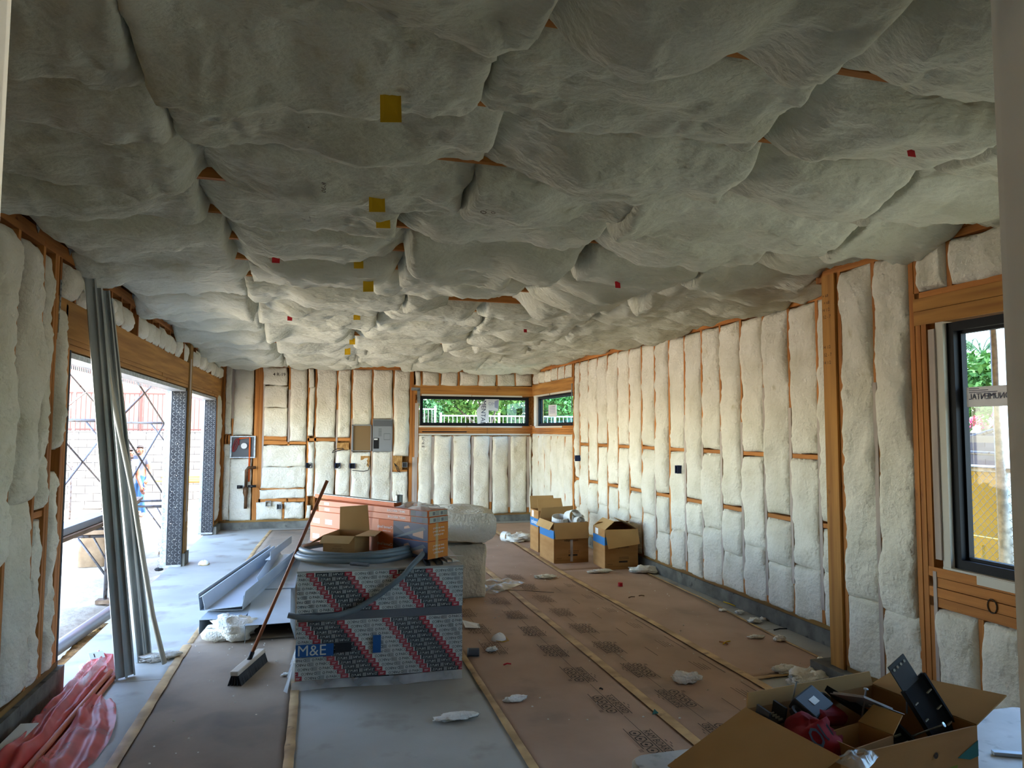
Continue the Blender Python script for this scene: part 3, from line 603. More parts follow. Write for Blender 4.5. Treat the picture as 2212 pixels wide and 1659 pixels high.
# block wall along the back of the lot, iron fence on top
YC = 20.8
t = thing('block_wall', 'white concrete block wall across the yard behind the scaffold', 'wall', (0, YC, -.19))
bx('mortar_core', t, -9.0, 9.0, .008, .18, 0, 2.0, 'mortar')
_bm = MB(); _bm.box(-.193, .193, 0, .02, .007, .193)
_bme = _bm.mesh('block', 'block_white'); nb = 0
for r in range(10):
    for c in range(24):
        x = -8.8 + .4*c + (.2 if r % 2 else 0)
        if x > -.2 and r < 8: continue
        o = bpy.data.objects.new('block', _bme); col.objects.link(o); o.parent = t; o.location = (x, -.006-.004*R.random(), .2*r)
bx('wall_cap', t, -9., 9., -.02, .2, 2.0, 2.03, 'block_white')
def fence(name, label, x0, x1, y, z0, z1, m, sp=.115, rot=False, post=1.8):
    t = thing(name, label, 'fence', ((x0+x1)/2, y, z0) if not rot else (y, (x0+x1)/2, z0))
    def b(nm, a0, a1, d, zz0, zz1):
        L_ = (x0+x1)/2
        if not rot: bx(nm, t, a0-L_, a1-L_, -d, d, zz0-z0, zz1-z0, m)
        else: bx(nm, t, -d, d, a0-L_, a1-L_, zz0-z0, zz1-z0, m)
    b('rail', x0, x1, .018, z1-.06, z1-.02); b('rail', x0, x1, .018, z0+.06, z0+.10)
    a = x0
    while a < x1: b('picket', a, a+.018, .009, z0+.03, z1-.02); a += sp
    a = x0
    while a <= x1: b('post', a, a+.06, .03, z0, z1+.05); a += post
    return t
fence('iron_fence', 'reddish brown iron picket fence above the white block wall', -8.2, -1.4, 20.9, 1.80, 2.88, 'iron_fence')
fence('iron_fence', 'tall pale iron fence panel at left of the back window view', 1.9, 3.43, 20.9, 1.80, 2.56, 'iron_lit', post=1.45)
fence('iron_fence', 'lower pale iron fence seen through the middle of the back window', 3.52, 9.0, 20.9, 1.80, 2.37, 'iron_lit', sp=.13)
# neighbour houses
t = thing('house', 'pink stucco house rising behind the iron fence', 'house', (-8., 33., -.2))
bx('wall', t, -14, 7.6, 0, 8, 0, 9.5, 'pink_stucco')
for x in (-3.2, 1.2): bx('window', t, x, x+1.4, -.06, 0, 5.6, 7., 'mortar')
t = thing('tile_roof', 'low grey tiled roof with a gable end behind the block wall', 'roof', (-5.6, 25.2, -.2))
bx('wall', t, -3.6, 1.2, .6, 4., 0, 2.0, 'pale_stucco')
for r in range(9):
    x = -3.9
    while x < 1.3:
        bx('roof_tile', t, x, x+.33, .15*r, .15*r+.2, 2.02+.055*r, 2.06+.055*r, 'roof_tile'); x += .36
mb = MB(); mb.plate([(-5.6+.1, 25.25, 1.9), (-5.6+1.15, 25.25, 1.9), (-5.6+1.15, 25.25, 2.75)], .1); mb.build('gable', 'roof_tile', t)
t = thing('house', 'pale house wall seen at the left of the back window', 'house', (3.9, 29., -.2))
bx('wall', t, -2.6, 1.2, 0, 5, 0, 6, 'pale_stucco'); bx('window', t, -.25, .3, -.05, 0, 2.75, 3.5, 'mortar')
# scaffold
def pipe(name, parent, a, b, r=.021, m='scaffold', n=8): mb = MB(); mb.tube([a, b], r, n); return mb.build(name, m, parent, smooth=True)
SF = thing('scaffold', 'steel pipe scaffold standing outside the wide openings', 'scaffold', (-2.8, 11.4, -.19))
XA, XB = -2.43, -3.2
for y in (9.67, 13.16):
    for x in (XA, XB): pipe('leg', SF, (x, y, -.17), (x, y, 3.0), .023, 'scaffold' if x == XA else 'scaffold_rust')
    for z in (.60, .69, 2.0, 2.9): pipe('crossbar', SF, (XA, y, z), (XB, y, z), .019)
    pipe('brace', SF, (XA, y, .12), (XA-.32, y, .58), .014); pipe('brace', SF, (XA, y, .30), (XA-.16, y, .6), .012)
    pipe('brace', SF, (XA, y, 1.6), (XA-.3, y, 2.0), .012)
    for x in (XA, XB):
        mb = MB(); mb.box(x-.09, x+.09, y-.07, y+.07, -.20, -.155); mb.build('base_block', 'plank', SF)
for x in (XA, XB):
    for z0, z1 in ((.75, 2.1), (1.9, 2.95)):
        pipe('diagonal', SF, (x-.03, 9.67, z0), (x-.03, 13.16, z1), .014); pipe('diagonal', SF, (x-.03, 9.67, z1), (x-.03, 13.16, z0), .014)
for x, y0, y1, z0, z1 in ((-3.9, 14.2, 17.2, 1.2, 2.6), (-3.9, 14.2, 17.2, 2.6, 1.2), (-4.6, 12.6, 15.6, 1.1, 2.4), (-4.6, 12.6, 15.6, 2.4, 1.1)): pipe('diagonal', SF, (x, y0, z0), (x, y1, z1), .014)
for y in (12.6, 15.6): pipe('leg', SF, (-4.6, y, -.17), (-4.6, y, 2.9), .023)
mb = MB(); T = TR((-2.60, 10.3, .76), rz=-.03); mb.box(-.14, .14, -2.9, .0, -.045, 0, T=T); single(mb, 'scaffold_plank', 'plank', 'weathered scaffold plank carrying a white board', 'plank')
mb = MB(); mb.box(-.13, .10, -2.6, -.2, .006, .085, T=T); single(mb, 'trim_board', 'white_board', 'long white board lying on the near scaffold plank', 'board', bevel=.004)
mb = MB(); T = TR((-2.78, 11.2, .735), rz=.10); mb.box(-.14, .14, 0, 2.3, -.045, 0, T=T); mb.box(-.13, .12, .1, 2.2, -.085, -.05, T=T); single(mb, 'scaffold_plank', 'plank', 'brown scaffold plank in front of the worker in the grey shirt', 'plank')
# paper sack, pipe, rocks, boards
P0 = np.array((-3.26, 12.25, -.19)); ns, nt_ = 28, 14
mb = MB(); G = np.zeros((nt_+1, ns+1, 3))
for i in range(nt_+1):
    z = i/nt_; w = .20-.015*abs(z-.4)-.02*z; d = .13*(1-z)**.6*(1 if z < 1 else 0)+.012
    for j in range(ns+1):
        a = 2*math.pi*j/ns; ca, sa = math.cos(a), math.sin(a); q = 1/(abs(ca)**4+abs(sa)**4)**.25
        nz = .02*fbm(ca*3+9, z*5+sa*2, 4, 2)
        G[i, j] = P0+np.array(((w+nz)*q*ca, (d+nz)*q*sa, .54*z+.02*math.sin(5*ca)*(z > .95)))
mb.grid(G); mb.add(G[0, :-1], [tuple(range(ns-1, -1, -1))])
single(mb, 'paper_sack', 'sack', 'crumpled brown paper sack standing on the soil under the scaffold', 'sack', smooth=True)
mat('grey_pipe', '#8b8f96', .35, .3)
mb = MB(); a, b = np.array((-2.42, 5.2, -.10)), np.array((-2.06, 9.55, -.085)); mb.tube([a, (a+b)/2, b], .062, 20)
single(mb, 'drain_pipe', 'grey_pipe', 'long grey pipe lying along the slab edge outside the opening', 'pipe', smooth=True)
mb = MB(); mb.lathe([(.001, 0), (.05, .01), (.065, .03), (.04, .05), (.001, .055)], (*onz(343, 1234, -.19)[:2], -.19), 8); single(mb, 'rag', 'black_matte', 'small dark clump on the soil beside the slab edge', 'debris')
t = thing('lumber_pile', 'orange sawn boards piled beyond the second opening', 'lumber', (-2.7, 19.6, -.19))
for i, (x, z, l) in enumerate(((-.6, .75, 2.2), (-.3, .78, 2.0), (-.5, .83, 1.7), (-.1, .70, 2.4))): bx('board', t, x-.6, x+l-.6, .1*i, .1*i+.09, z, z+.045, 'wood_x')
for x in (-.7, .6): bx('trestle', t, x, x+.08, 0, .45, 0, .70, 'wood_z')
# trees
def tree(label, base, trunk_h, crowns, m, seed, nl=2600, ls=.11, trunk_r=.12, lean=(0, 0)):
    rs = np.random.RandomState(seed); t = thing('tree', label, 'tree', base, 'trees behind the lot')
    mb = MB(); b = np.array(base, float); top = b+np.array((lean[0], lean[1], trunk_h))
    mb.tube([b, b*.5+top*.5+np.array((.08, 0, 0)), top], [trunk_r*1.3, trunk_r, trunk_r*.6], 8)
    for c in crowns: mb.tube([top-np.array((0, 0, trunk_h*.25)), np.array(c[0])+np.array((0, 0, -.2*c[1]))], [trunk_r*.55, trunk_r*.15], 6)
    mb.build('trunk', 'bark', t, smooth=True)
    V_ = []
    for c, r in crowns:
        k = int(nl*r**2/sum(q[1]**2 for q in crowns)); d = rs.randn(k, 3); d /= np.linalg.norm(d, axis=1)[:, None]
        p = np.array(c)+d*(r*(.35+.65*rs.rand(k)**.5))[:, None]*np.array((1, 1, .8))
        a = rs.randn(k, 3); a /= np.linalg.norm(a, axis=1)[:, None]; q = np.cross(a, rs.randn(k, 3)); q /= np.linalg.norm(q, axis=1)[:, None]
        s = ls*(.6+.8*rs.rand(k))[:, None]
        V_.append(np.stack([p-a*s, p-q*s*.45, p+a*s, p+q*s*.45], 1).reshape(-1, 3))
    V_ = np.vstack(V_); mb = MB(); mb.add(V_, [(4*i, 4*i+1, 4*i+2, 4*i+3) for i in range(len(V_)//4)]); mb.build('foliage', m, t)
    return t
tree('light green tree filling the middle of the back window', (5.3, 23.5, -.2), 2.6, [((5.2, 23.6, 3.6), 1.3), ((4.4, 23.8, 3.0), .8), ((6.1, 23.6, 3.3), .9)], 'leaf', 1, 4200, .10, lean=(.3, 0))
tree('pale green tree with a leaning trunk at the right of the back window', (8.2, 24.6, -.2), 3.0, [((7.9, 24.6, 3.3), 1.0), ((8.6, 24.8, 2.9), .8)], 'leaf', 2, 3200, .10, lean=(-.5, .2))
tree('dark shrubby tree beside the pale house', (3.3, 22.2, -.2), 1.6, [((3.3, 22.2, 2.4), .55), ((2.9, 22.4, 2.2), .4)], 'leaf_dark', 3, 1800, .09)
tree('bluish tree behind the small corner window', (9.9, 26.0, -.2), 2.2, [((9.4, 26.0, 2.9), 1.3), ((10.6, 26.5, 2.7), 1.3)], 'leaf_blue', 4, 6500, .13)
tree('bright green bushy tree outside the near window', (15.5, 14.3, -.2), 1.6, [((15.6, 14.3, 2.8), 1.0), ((15.8, 13.6, 3.0), 1.0), ((16.2, 13.0, 2.9), 1.0), ((15.3, 14.9, 2.5), .8), ((16.4, 14.2, 3.5), .6)], 'leaf', 5, 4800, .10)
tree('darker green tree beside the frame of the near window', (12.6, 12.7, -.2), 1.4, [((12.7, 12.9, 2.0), .6), ((12.6, 12.2, 1.9), .5)], 'leaf_dark', 6, 1500, .09)
tree('low dense hedge filling the gap under the trees behind the pale fence', (6.2, 25.6, -.2), .8, [((4.6, 25.6, 1.9), 1.0), ((6.0, 25.8, 2.0), 1.1), ((7.4, 25.7, 1.9), 1.1), ((5.3, 25.7, 2.4), .8), ((6.8, 25.8, 2.5), .8)], 'leaf', 8, 5200, .12)
t = thing('palm_tree', 'palm tree with drooping fronds above the green trees', 'tree', (19.0, 16.4, -.2))
mb = MB(); mb.tube([(19, 16.4, -.2), (19.05, 16.4, 2.5), (19, 16.4, 4.2)], [.16, .11, .07], 8); mb.build('trunk', 'bark', t, smooth=True)
for k in range(11):
    a = 2*math.pi*k/11+.2; d = np.array((math.cos(a), math.sin(a), 0)); L_ = 1.15; mb = MB(); sd = np.cross(d, (0, 0, 1))
    sp = [np.array((19, 16.4, 4.2))+d*L_*q+np.array((0, 0, .55*math.sin(q*2.4)-.35*q*q)) for q in np.linspace(0, 1, 12)]
    mb.tube(sp, .012, 4)
    for i in range(2, 12):
        for s in (1, -1):
            for j in range(3):
                p = sp[i]+(sp[min(i+1, 11)]-sp[i])*j/3; e = p+s*sd*.22+d*.10+np.array((0, 0, -.16)); mb.quad([p, p+d*.03, e+d*.008, e])
    mb.build('frond', 'leaf_dark', t)
# beyond the near window: block wall, chain link fence, yellow wall, boards
t = thing('block_wall', 'grey block wall with flowers along its top beyond the near window', 'wall', (10.2, 8.6, -.2))
bx('mortar_core', t, 0, .18, -5, 5, 0, 2.05, 'mortar')
_bm = MB(); _bm.box(-.012, 0, -.196, .196, .004, .196); _bme = _bm.mesh('block', 'grey_block')
for r in range(3, 11):
    for c in range(-6, 8):
        o = bpy.data.objects.new('block', _bme); col.objects.link(o); o.parent = t; o.location = (-.002*R.random(), .4*c+(.2 if r % 2 else 0), .187*r-.01)
bx('wall_cap', t, -.02, .2, -5, 5, 2.05, 2.09, 'grey_block')
for k in range(9):
    mb = MB(); c = np.array((10.15, 8.2+.16*k+.05*R.random(), 2.0+.10*R.random()))
    for q in range(26):
        d = np.array([R.gauss(0, .06) for _ in range(3)]); e = np.array([R.gauss(0, .03) for _ in range(3)]); mb.quad([c+d, c+d+e, c+d+e+np.array((0, .02, .02)), c+d+np.array((0, .03, -.01))])
    mb.build('flower', 'flower' if k % 3 else 'leaf', t)
YW = thing('yellow_wall', 'bright yellow wall behind the chain link fence', 'wall', (6.55, 5.4, -.2))
bx('panel', YW, 0, .12, -2.6, .58, .2, 1.70, 'yellow_wall'); bx('cap', YW, -.03, .15, -2.6, .60, 1.70, 1.76, 'grey_block'); bx('plinth', YW, -.02, .13, -2.6, .6, 0, .2, 'grey_block')
RL = thing('hand_rail', 'pale railing standing in front of the yellow wall', 'railing', (6.2, 4.8, -.2))
bx('top_rail', RL, -.03, .03, -1.6, 1.0, 1.02, 1.10, 'yellow_wall')
for k in range(10): bx('baluster', RL, -.02, .02, -1.55+.27*k, -1.51+.27*k, 0, 1.02, 'yellow_wall')
FC = thing('chain_link_fence', 'chain link fence with a round steel post outside the near window', 'fence', (5.3, 4.4, -.2))
mb = MB(); mb.tube([(5.3, 4.43, -.2), (5.3, 4.43, 2.9)], .05, 14); mb.build('post', 'galv_bright', FC, smooth=True)
mb = MB(); mb.tube([(5.3, 2.0, 1.60), (5.3, 6.2, 1.60)], .024, 10); mb.build('rail', 'galv_bright', FC, smooth=True)
mb = MB(); s = .065
for k in range(-30, 62):
    for sg in (1, -1):
        y0 = 3.6+k*s; pts = [(5.3+.006*sg, y0+sg*q, 1.6-q) for q in (0, 1.4)]
        pts = [p for p in pts]; lo, hi = 3.4, 5.6
        (ya, za), (yb, zb_) = (pts[0][1], pts[0][2]), (pts[1][1], pts[1][2])
        if max(ya, yb) < lo or min(ya, yb) > hi: continue
        mb.tube([pts[0], pts[1]], .0022, 4, caps=False)
wm = mb.build('wire_mesh', 'chain', FC); wm['kind'] = 'stuff'
mb = MB(); mb.box(7.4, 7.44, 5.2, 6.75, 1.78, 1.86); mb.tube([(7.38, 5.9, 1.82), (7.38, 5.2, 1.79)], .05, 10); single(mb, 'rail_board', 'white_board', 'white rail with a round elbow beyond the chain link fence', 'rail')
mb = MB(); mb.tube([(9.4, 8.6, 1.75), (9.4, 7.2, 2.15)], .03, 8); mb.tube([(9.4, 8.9, 1.6), (9.4, 7.0, 1.58)], .03, 8); single(mb, 'dark_pole', 'scaffold', 'dark sloping poles against the grey block wall', 'pole')
# ------------------------------------------------------------------ people
mat('skin', '#734534', .6); mat('hair', '#1c1614', .8); mat('shirt', '#474955', .9, c2='#3d3f4a', ns=4., bump=.3, bs=12, bdist=.02); mat('jeans', '#20456f', .9, c2='#19385c', ns=5., bump=.3, bs=12, bdist=.02)
mat('shoe', '#4a3b34', .8); mat('shirt_light', '#6b6e76', .9); mat('glove', '#d9a441', .8); mat('lip', '#94534a', .6)
def person(label, base, rz, H_, joints, rad, edges, shirt, seed=0, sleeve=.5):
    t = thing('person', label, 'person', base)
    T = TR(base, rz); names = list(joints); me = bpy.data.meshes.new('body')
    me.from_pydata([T @ Vector(joints[k]) for k in names], [(names.index(a), names.index(b)) for a, b in edges], [])
    ob = bpy.data.objects.new('body', me); col.objects.link(ob)
    md = ob.modifiers.new('skin', 'SKIN'); md.use_smooth_shade = True
    for i, k in enumerate(names):
        r = rad[k]; me.skin_vertices[0].data[i].radius = (r if isinstance(r, tuple) else (r, r)); me.skin_vertices[0].data[i].use_root = (k == 'pelvis')
    sb = ob.modifiers.new('sub', 'SUBSURF'); sb.levels = 2; sb.render_levels = 2
    bpy.context.view_layer.update()
    m2 = bpy.data.meshes.new_from_object(ob.evaluated_get(bpy.context.evaluated_depsgraph_get()))
    bpy.data.objects.remove(ob); bpy.data.meshes.remove(me)
    m2.materials.clear()
    for k in ('skin', shirt, 'jeans', 'shoe'): m2.materials.append(MATS[k])
    Ti = T.inverted(); J = {k: Vector(v) for k, v in joints.items()}
    def segd(p, a, b):
        ab = b-a; q = max(0, min(1, (p-a).dot(ab)/ab.length_squared)); return (p-a-ab*q).length, q
    for pl in m2.polygons:
        p = Ti @ pl.center; best = None
        for a, b in edges:
            d, q = segd(p, J[a], J[b])
            if best is None or d < best[0]: best = (d, a, b, q)
        _, a, b, q = best; s = a+b
        if 'ankle' in s and 'toe' in s: mi = 3
        elif 'knee' in s or 'ankle' in s or 'hip' in s: mi = 2
        elif 'wrist' in s or 'hand' in s: mi = 0
        elif 'elbow' in s: mi = 1 if q < sleeve else 0
        elif 'head' in s or 'crown' in s: mi = 0
        elif 'neck' in s: mi = 1 if p.z < J['neck'].z-.01 else 0
        else: mi = 1 if p.z > J['pelvis'].z+.04 else 2
        pl.material_index = mi; pl.use_smooth = True
    m2.transform(Matrix.Translation(-Vector(base)))
    body = bpy.data.objects.new('body', m2); col.objects.link(body); body.parent = t
    hd = T @ J['head']; hr = .105
    # head details: hair cap, beard, eyes, nose, mouth, ears facing local -y
    mb = MB(); P = []
    for i in range(9):
        for j in range(17):
            th = math.pi*.5*i/8*1.25; ph = 2*math.pi*j/16; d = Vector((math.sin(th)*math.cos(ph), math.sin(th)*math.sin(ph), math.cos(th)))
            lim = 1.0 if d.y < -.25 else 1.35
            if th > lim: d = Vector((math.sin(lim)*math.cos(ph), math.sin(lim)*math.sin(ph), math.cos(lim)))
            P.append(T @ (J['head']+Vector((d.x*.088, d.y*.105+.008, d.z*.112+.02))))
    G = np.array([p[:] for p in P]).reshape(9, 17, 3); mb.grid(G); mb.build('hair', 'hair', t, smooth=True)
    def blob(name, c, r, m, sc=(1, 1, 1)):
        mb = MB(); G = np.array([[(T @ (J['head']+Vector(c)+Vector((r*sc[0]*math.sin(a)*math.cos(b), r*sc[1]*math.sin(a)*math.sin(b), r*sc[2]*math.cos(a)))))[:] for b in np.linspace(0, 2*math.pi, 11)] for a in np.linspace(0, math.pi, 8)])
        mb.grid(G); mb.build(name, m, t, smooth=True)
    for s in (-1, 1): blob('eye', (s*.034, -.088, .012), .011, 'hair'); blob('ear', (s*.086, .005, 0), .026, 'skin', (.4, .8, 1.2)); blob('eyebrow', (s*.034, -.092, .032), .014, 'hair', (1.3, .4, .35))
    blob('nose', (0, -.10, -.012), .018, 'skin', (.8, 1., 1.4)); blob('mouth', (0, -.088, -.052), .02, 'lip', (1.3, .5, .4)); blob('beard', (0, -.062, -.072), .045, 'hair', (1.3, .75, .75))
    # hands: palm and five fingers
    for s in ('l', 'r'):
        if 'hand_'+s not in J: continue
        w = J['wrist_'+s]; h_ = J['hand_'+s]; d = (h_-w).normalized(); sd = Vector((0, -1, 0)).cross(d); sd.normalize(); fw = d.cross(sd)
        mb = MB(); mm = T.to_3x3()
        mb.hexa([(T @ (w+d*.02+sd*a*.022+fw*b*.040))[:] for a, b in ((-1, -1), (1, -1), (1, 1), (-1, 1))], [(T @ (w+d*.10+sd*a*.016+fw*b*.044))[:] for a, b in ((-1, -1), (1, -1), (1, 1), (-1, 1))])
        for k, (o_, l) in enumerate(((-.033, .06), (-.012, .075), (.010, .08), (.031, .07))):
            a = w+d*.095+fw*o_; mb.tube([(T @ a)[:], (T @ (a+d*l*.55+sd*.006))[:], (T @ (a+d*l+sd*.03))[:]], [.0095, .009, .007], 6)
        a = w+d*.035+fw*.04; mb.tube([(T @ a)[:], (T @ (a+fw*.03+d*.03))[:], (T @ (a+fw*.038+d*.065+sd*.01))[:]], [.012, .0105, .008], 6)
        mb.build('hand', 'skin', t, smooth=True)
    return t
J1 = dict(pelvis=(0, 0, .93), hip_l=(.09, 0, .88), hip_r=(-.09, 0, .88), knee_l=(.11, -.10, .50), knee_r=(-.11, .05, .50), ankle_l=(.11, .05, .09), ankle_r=(-.12, .22, .12), toe_l=(.13, -.13, .04), toe_r=(-.13, .06, .05),
          waist=(0, 0, 1.08), chest=(0, .01, 1.30), neck=(0, .01, 1.47), head=(0, -.02, 1.585), crown=(0, -.02, 1.66),
          shoulder_l=(.17, .01, 1.40), shoulder_r=(-.17, .01, 1.40), elbow_l=(.25, .03, 1.12), elbow_r=(-.25, .04, 1.12), wrist_l=(.25, -.10, .90), wrist_r=(-.24, -.12, .90), hand_l=(.24, -.14, .82), hand_r=(-.23, -.17, .83))
RD = dict(pelvis=(.135, .105), hip_l=.095, hip_r=.095, knee_l=.068, knee_r=.068, ankle_l=.055, ankle_r=.055, toe_l=(.045, .035), toe_r=(.045, .035), waist=(.145, .11), chest=(.165, .115), neck=.058, head=(.083, .098), crown=.065,
          shoulder_l=.075, shoulder_r=.075, elbow_l=.046, elbow_r=.046, wrist_l=.032, wrist_r=.032, hand_l=.03, hand_r=.03)
ED = [('pelvis', 'hip_l'), ('pelvis', 'hip_r'), ('hip_l', 'knee_l'), ('hip_r', 'knee_r'), ('knee_l', 'ankle_l'), ('knee_r', 'ankle_r'), ('ankle_l', 'toe_l'), ('ankle_r', 'toe_r'), ('pelvis', 'waist'), ('waist', 'chest'), ('chest', 'neck'), ('neck', 'head'), ('head', 'crown'),
      ('chest', 'shoulder_l'), ('chest', 'shoulder_r'), ('shoulder_l', 'elbow_l'), ('shoulder_r', 'elbow_r'), ('elbow_l', 'wrist_l'), ('elbow_r', 'wrist_r'), ('wrist_l', 'hand_l'), ('wrist_r', 'hand_r')]
pb = onz(298, 1117, -.19)
person('person in grey t-shirt and blue jeans walking behind the scaffold', (float(pb[0]), float(pb[1]), -.20), -.35, 1.75, J1, RD, ED, 'shirt')
pb = onz(271, 1148, -.19)
person('person in pale shirt and jeans mostly hidden behind the leaning metal studs', (float(pb[0]), float(pb[1]), -.20), .9, 1.7, J1, RD, ED, 'shirt_light')
# ================================================================== FLOOR PAPER
def sheet(name, label, pts, m, z=.004, seed=0, amp=.004):
    pts = np.array(pts, float); c = pts.mean(0)
    # bilinear patch over four corners
    nu, nv = 40, 14
    G = np.zeros((nu+1, nv+1, 3))
    for i in range(nu+1):
        for j in range(nv+1):
            a, b = i/nu, j/nv; p = (pts[0]*(1-b)+pts[1]*b)*(1-a)+(pts[3]*(1-b)+pts[2]*b)*a
            G[i, j] = (p[0], p[1], z)
    x, y = G[..., 0], G[..., 1]
    G[..., 2] += amp*np.clip(fbm(x*2.2, y*1.4, seed, 3)+.1, 0, 1)
    edge = .008*fbm(y*3, y*0, seed+4, 2); G[:, 0, 0] += edge[:, 0]; G[:, -1, 0] += edge[:, -1]
    Q = np.zeros((nu+3, nv+3, 3)); Q[1:-1, 1:-1] = G; Q[0, 1:-1] = G[0]; Q[-1, 1:-1] = G[-1]; Q[1:-1, 0] = G[:, 0]; Q[1:-1, -1] = G[:, -1]
    Q[0, 0], Q[0, -1], Q[-1, 0], Q[-1, -1] = G[0, 0], G[0, -1], G[-1, 0], G[-1, -1]
    Q[0, :, 2] = Q[-1, :, 2] = .0005; Q[:, 0, 2] = Q[:, -1, 2] = .0005
    t = thing(name, label, 'paper', (float(c[0]), float(c[1]), 0))
    mb = MB(); mb.grid(Q[:, ::-1]); mb.build('sheet', m, t, smooth=True)
    return t
def strip(t, path, w, z, seed=0, m='tape', name='tape_strip'):
    P = np.array(path, float); n = 50; s = np.linspace(0, 1, n); L_ = np.r_[0, np.cumsum(np.linalg.norm(np.diff(P, axis=0), axis=1))]; L_ /= L_[-1]
    x = np.interp(s, L_, P[:, 0]); y = np.interp(s, L_, P[:, 1]); dx, dy = np.gradient(x), np.gradient(y); l = np.hypot(dx, dy); nx, ny = -dy/l, dx/l
    ww = w*(1+.25*vnoise(s*20, s*0, seed)); G = np.zeros((n, 4, 3))
    for j, q in enumerate((-.5, -.17, .17, .5)):
        G[:, j] = np.stack([x+nx*ww*q, y+ny*ww*q, z+.003*vnoise(s*30, s*0+j*3, seed)+.003*(abs(q) < .3)], 1)
    mb = MB(); mb.grid(G[:, ::-1]); return mb.build(name, m, t, smooth=True)
ZP = .004
pA = sheet('floor_paper', 'brown printed floor paper strip beside the drywall stack', [(1.20, 3.0), (2.27, 3.0), (2.27, 13.9), (1.24, 13.9)], 'paper', seed=1)
pB = sheet('floor_paper', 'brown printed floor paper strip between the two tape seams', [(2.26, 2.6), (3.23, 2.6), (3.23, 14.0), (2.26, 13.9)], 'paper', seed=2)
pC = sheet('floor_paper', 'brown floor paper strip next to the right wall curb', [(3.22, 4.86), (4.12, 4.86), (4.30, 9.2), (3.22, 9.2)], 'paper', seed=3)
pC2 = sheet('floor_paper', 'brown floor paper at the far right corner behind the cardboard boxes', [(3.22, 9.18), (4.30, 9.18), (4.34, 14.1), (3.22, 14.1)], 'paper', seed=5)
pD = sheet('floor_paper', 'dusty grey brown floor paper under the broom', [(-1.08, 3.6), (-.12, 3.6), (-.12, 6.9), (-1.06, 6.9)], 'paper_dirty', seed=4, amp=.006)
pE = sheet('floor_paper', 'dusty floor paper running past the metal flashing to the back wall', [(-1.05, 6.88), (.4, 6.88), (.6, 14.15), (-.80, 14.15)], 'paper_dirty', seed=6, amp=.006)
pF = sheet('floor_paper', 'floor paper behind the drywall stack reaching the back wall', [(.35, 9.3), (1.26, 9.3), (1.26, 14.1), (.5, 14.1)], 'paper', seed=8)
strip(pA, [(2.265, 3.0), (2.27, 5.5), (2.25, 8.2), (2.26, 13.8)], .075, .0125, 1)
strip(pB, [(3.22, 2.6), (3.25, 4.8), (3.24, 6.5), (3.19, 9.0), (3.27, 11.7), (3.27, 13.8)], .075, .0125, 2)
strip(pC, [(4.10, 4.9), (4.13, 5.8), (4.25, 7.2), (4.29, 9.1)], .03, .010, 3)
strip(pC, [(3.25, 4.85), (3.66, 4.86), (4.0, 4.85)], .05, .0115, 4)
strip(pD, [(-1.08, 3.7), (-1.07, 5.0), (-1.06, 6.85)], .07, .0125, 5, m='tape'); strip(pD, [(-.12, 3.7), (-.115, 5.0), (-.12, 6.0)], .06, .0125, 6)
strip(pE, [(-1.05, 6.9), (-.98, 9.0), (-.90, 12.0), (-.80, 14.1)], .05, .0125, 7)
strip(pA, [(1.21, 3.0), (1.22, 5.5), (1.22, 8.0)], .05, .012, 8)
# print on the paper
def ramprint(t, x, y, flip, m='ink'):
    s = -1 if flip else 1
    T = frame((x, y, .0145), (0, -1*s, 0), (0, 0, 1)) @ Matrix.Scale(.74, 4); mb = MB(); h = .045
    def bar(x0, x1, y0, y1): mb.add(xf(T, [(x0, y0, 0), (x1, y0, 0), (x1, y1, 0), (x0, y1, 0)]), [(0, 1, 2, 3)])
    put_text(mb, 'RAM BOARD', .095, T @ Matrix.Translation((0, .01, 0)), 0, 0., sx=.82)
    bar(-.24, .24, .055, .063); bar(-.24, .24, -.038, -.030); bar(-.55, -.24, -.038, -.033); bar(-.30, .10, -.165, -.158)
    for k in range(4):
        cx = -.19+.11*k; pts = [(cx+.05*math.cos(math.radians(60*q)), -.10+.05*math.sin(math.radians(60*q))) for q in range(6)]
        for q in range(6):
            a, b = np.array(pts[q]), np.array(pts[(q+1) % 6]); d = (b-a)/np.linalg.norm(b-a); nn = np.array((-d[1], d[0]))*.005
            mb.add(xf(T, [(*(a-nn), 0), (*(b-nn), 0), (*(b+nn), 0), (*(a+nn), 0)]), [(0, 1, 2, 3)])
        bar(cx-.018, cx+.018, -.108, -.100); bar(cx-.010, cx+.010, -.118, -.090)
    for k in range(3): bar(-.02+.05*k, .02+.05*k, .085+.02*(k % 2), .092+.02*(k % 2)); bar(.10, .15, -.185-.012*k, -.180-.012*k)
    mb.build('printed_mark', m, t)
for k in range(-2, 8):
    y = 4.64+.61*k
    if y < 8.6: ramprint(pA, 2.03, y, False, 'ink' if k < 4 else 'ink_faint'); ramprint(pA, 1.55, y+.2, False, 'ink_faint') if 5.6 < y < 8 else None
    ramprint(pB, 2.46, y, True, 'ink' if k < 4 else 'ink_faint')
for k in range(-2, 7):
    mb = MB(); y = 4.5+.61*k
    for q in range(4): mb.box(2.98+.025*q, 2.985+.025*q, y, y+.22-.03*q, .0140, .0144)
    mb.box(3.12, 3.127, y-.1, y+.3, .0140, .0144); mb.box(2.80, 2.806, y-.2, y+.05, .0140, .0144)
    mb.build('printed_mark', 'ink_faint', pB)
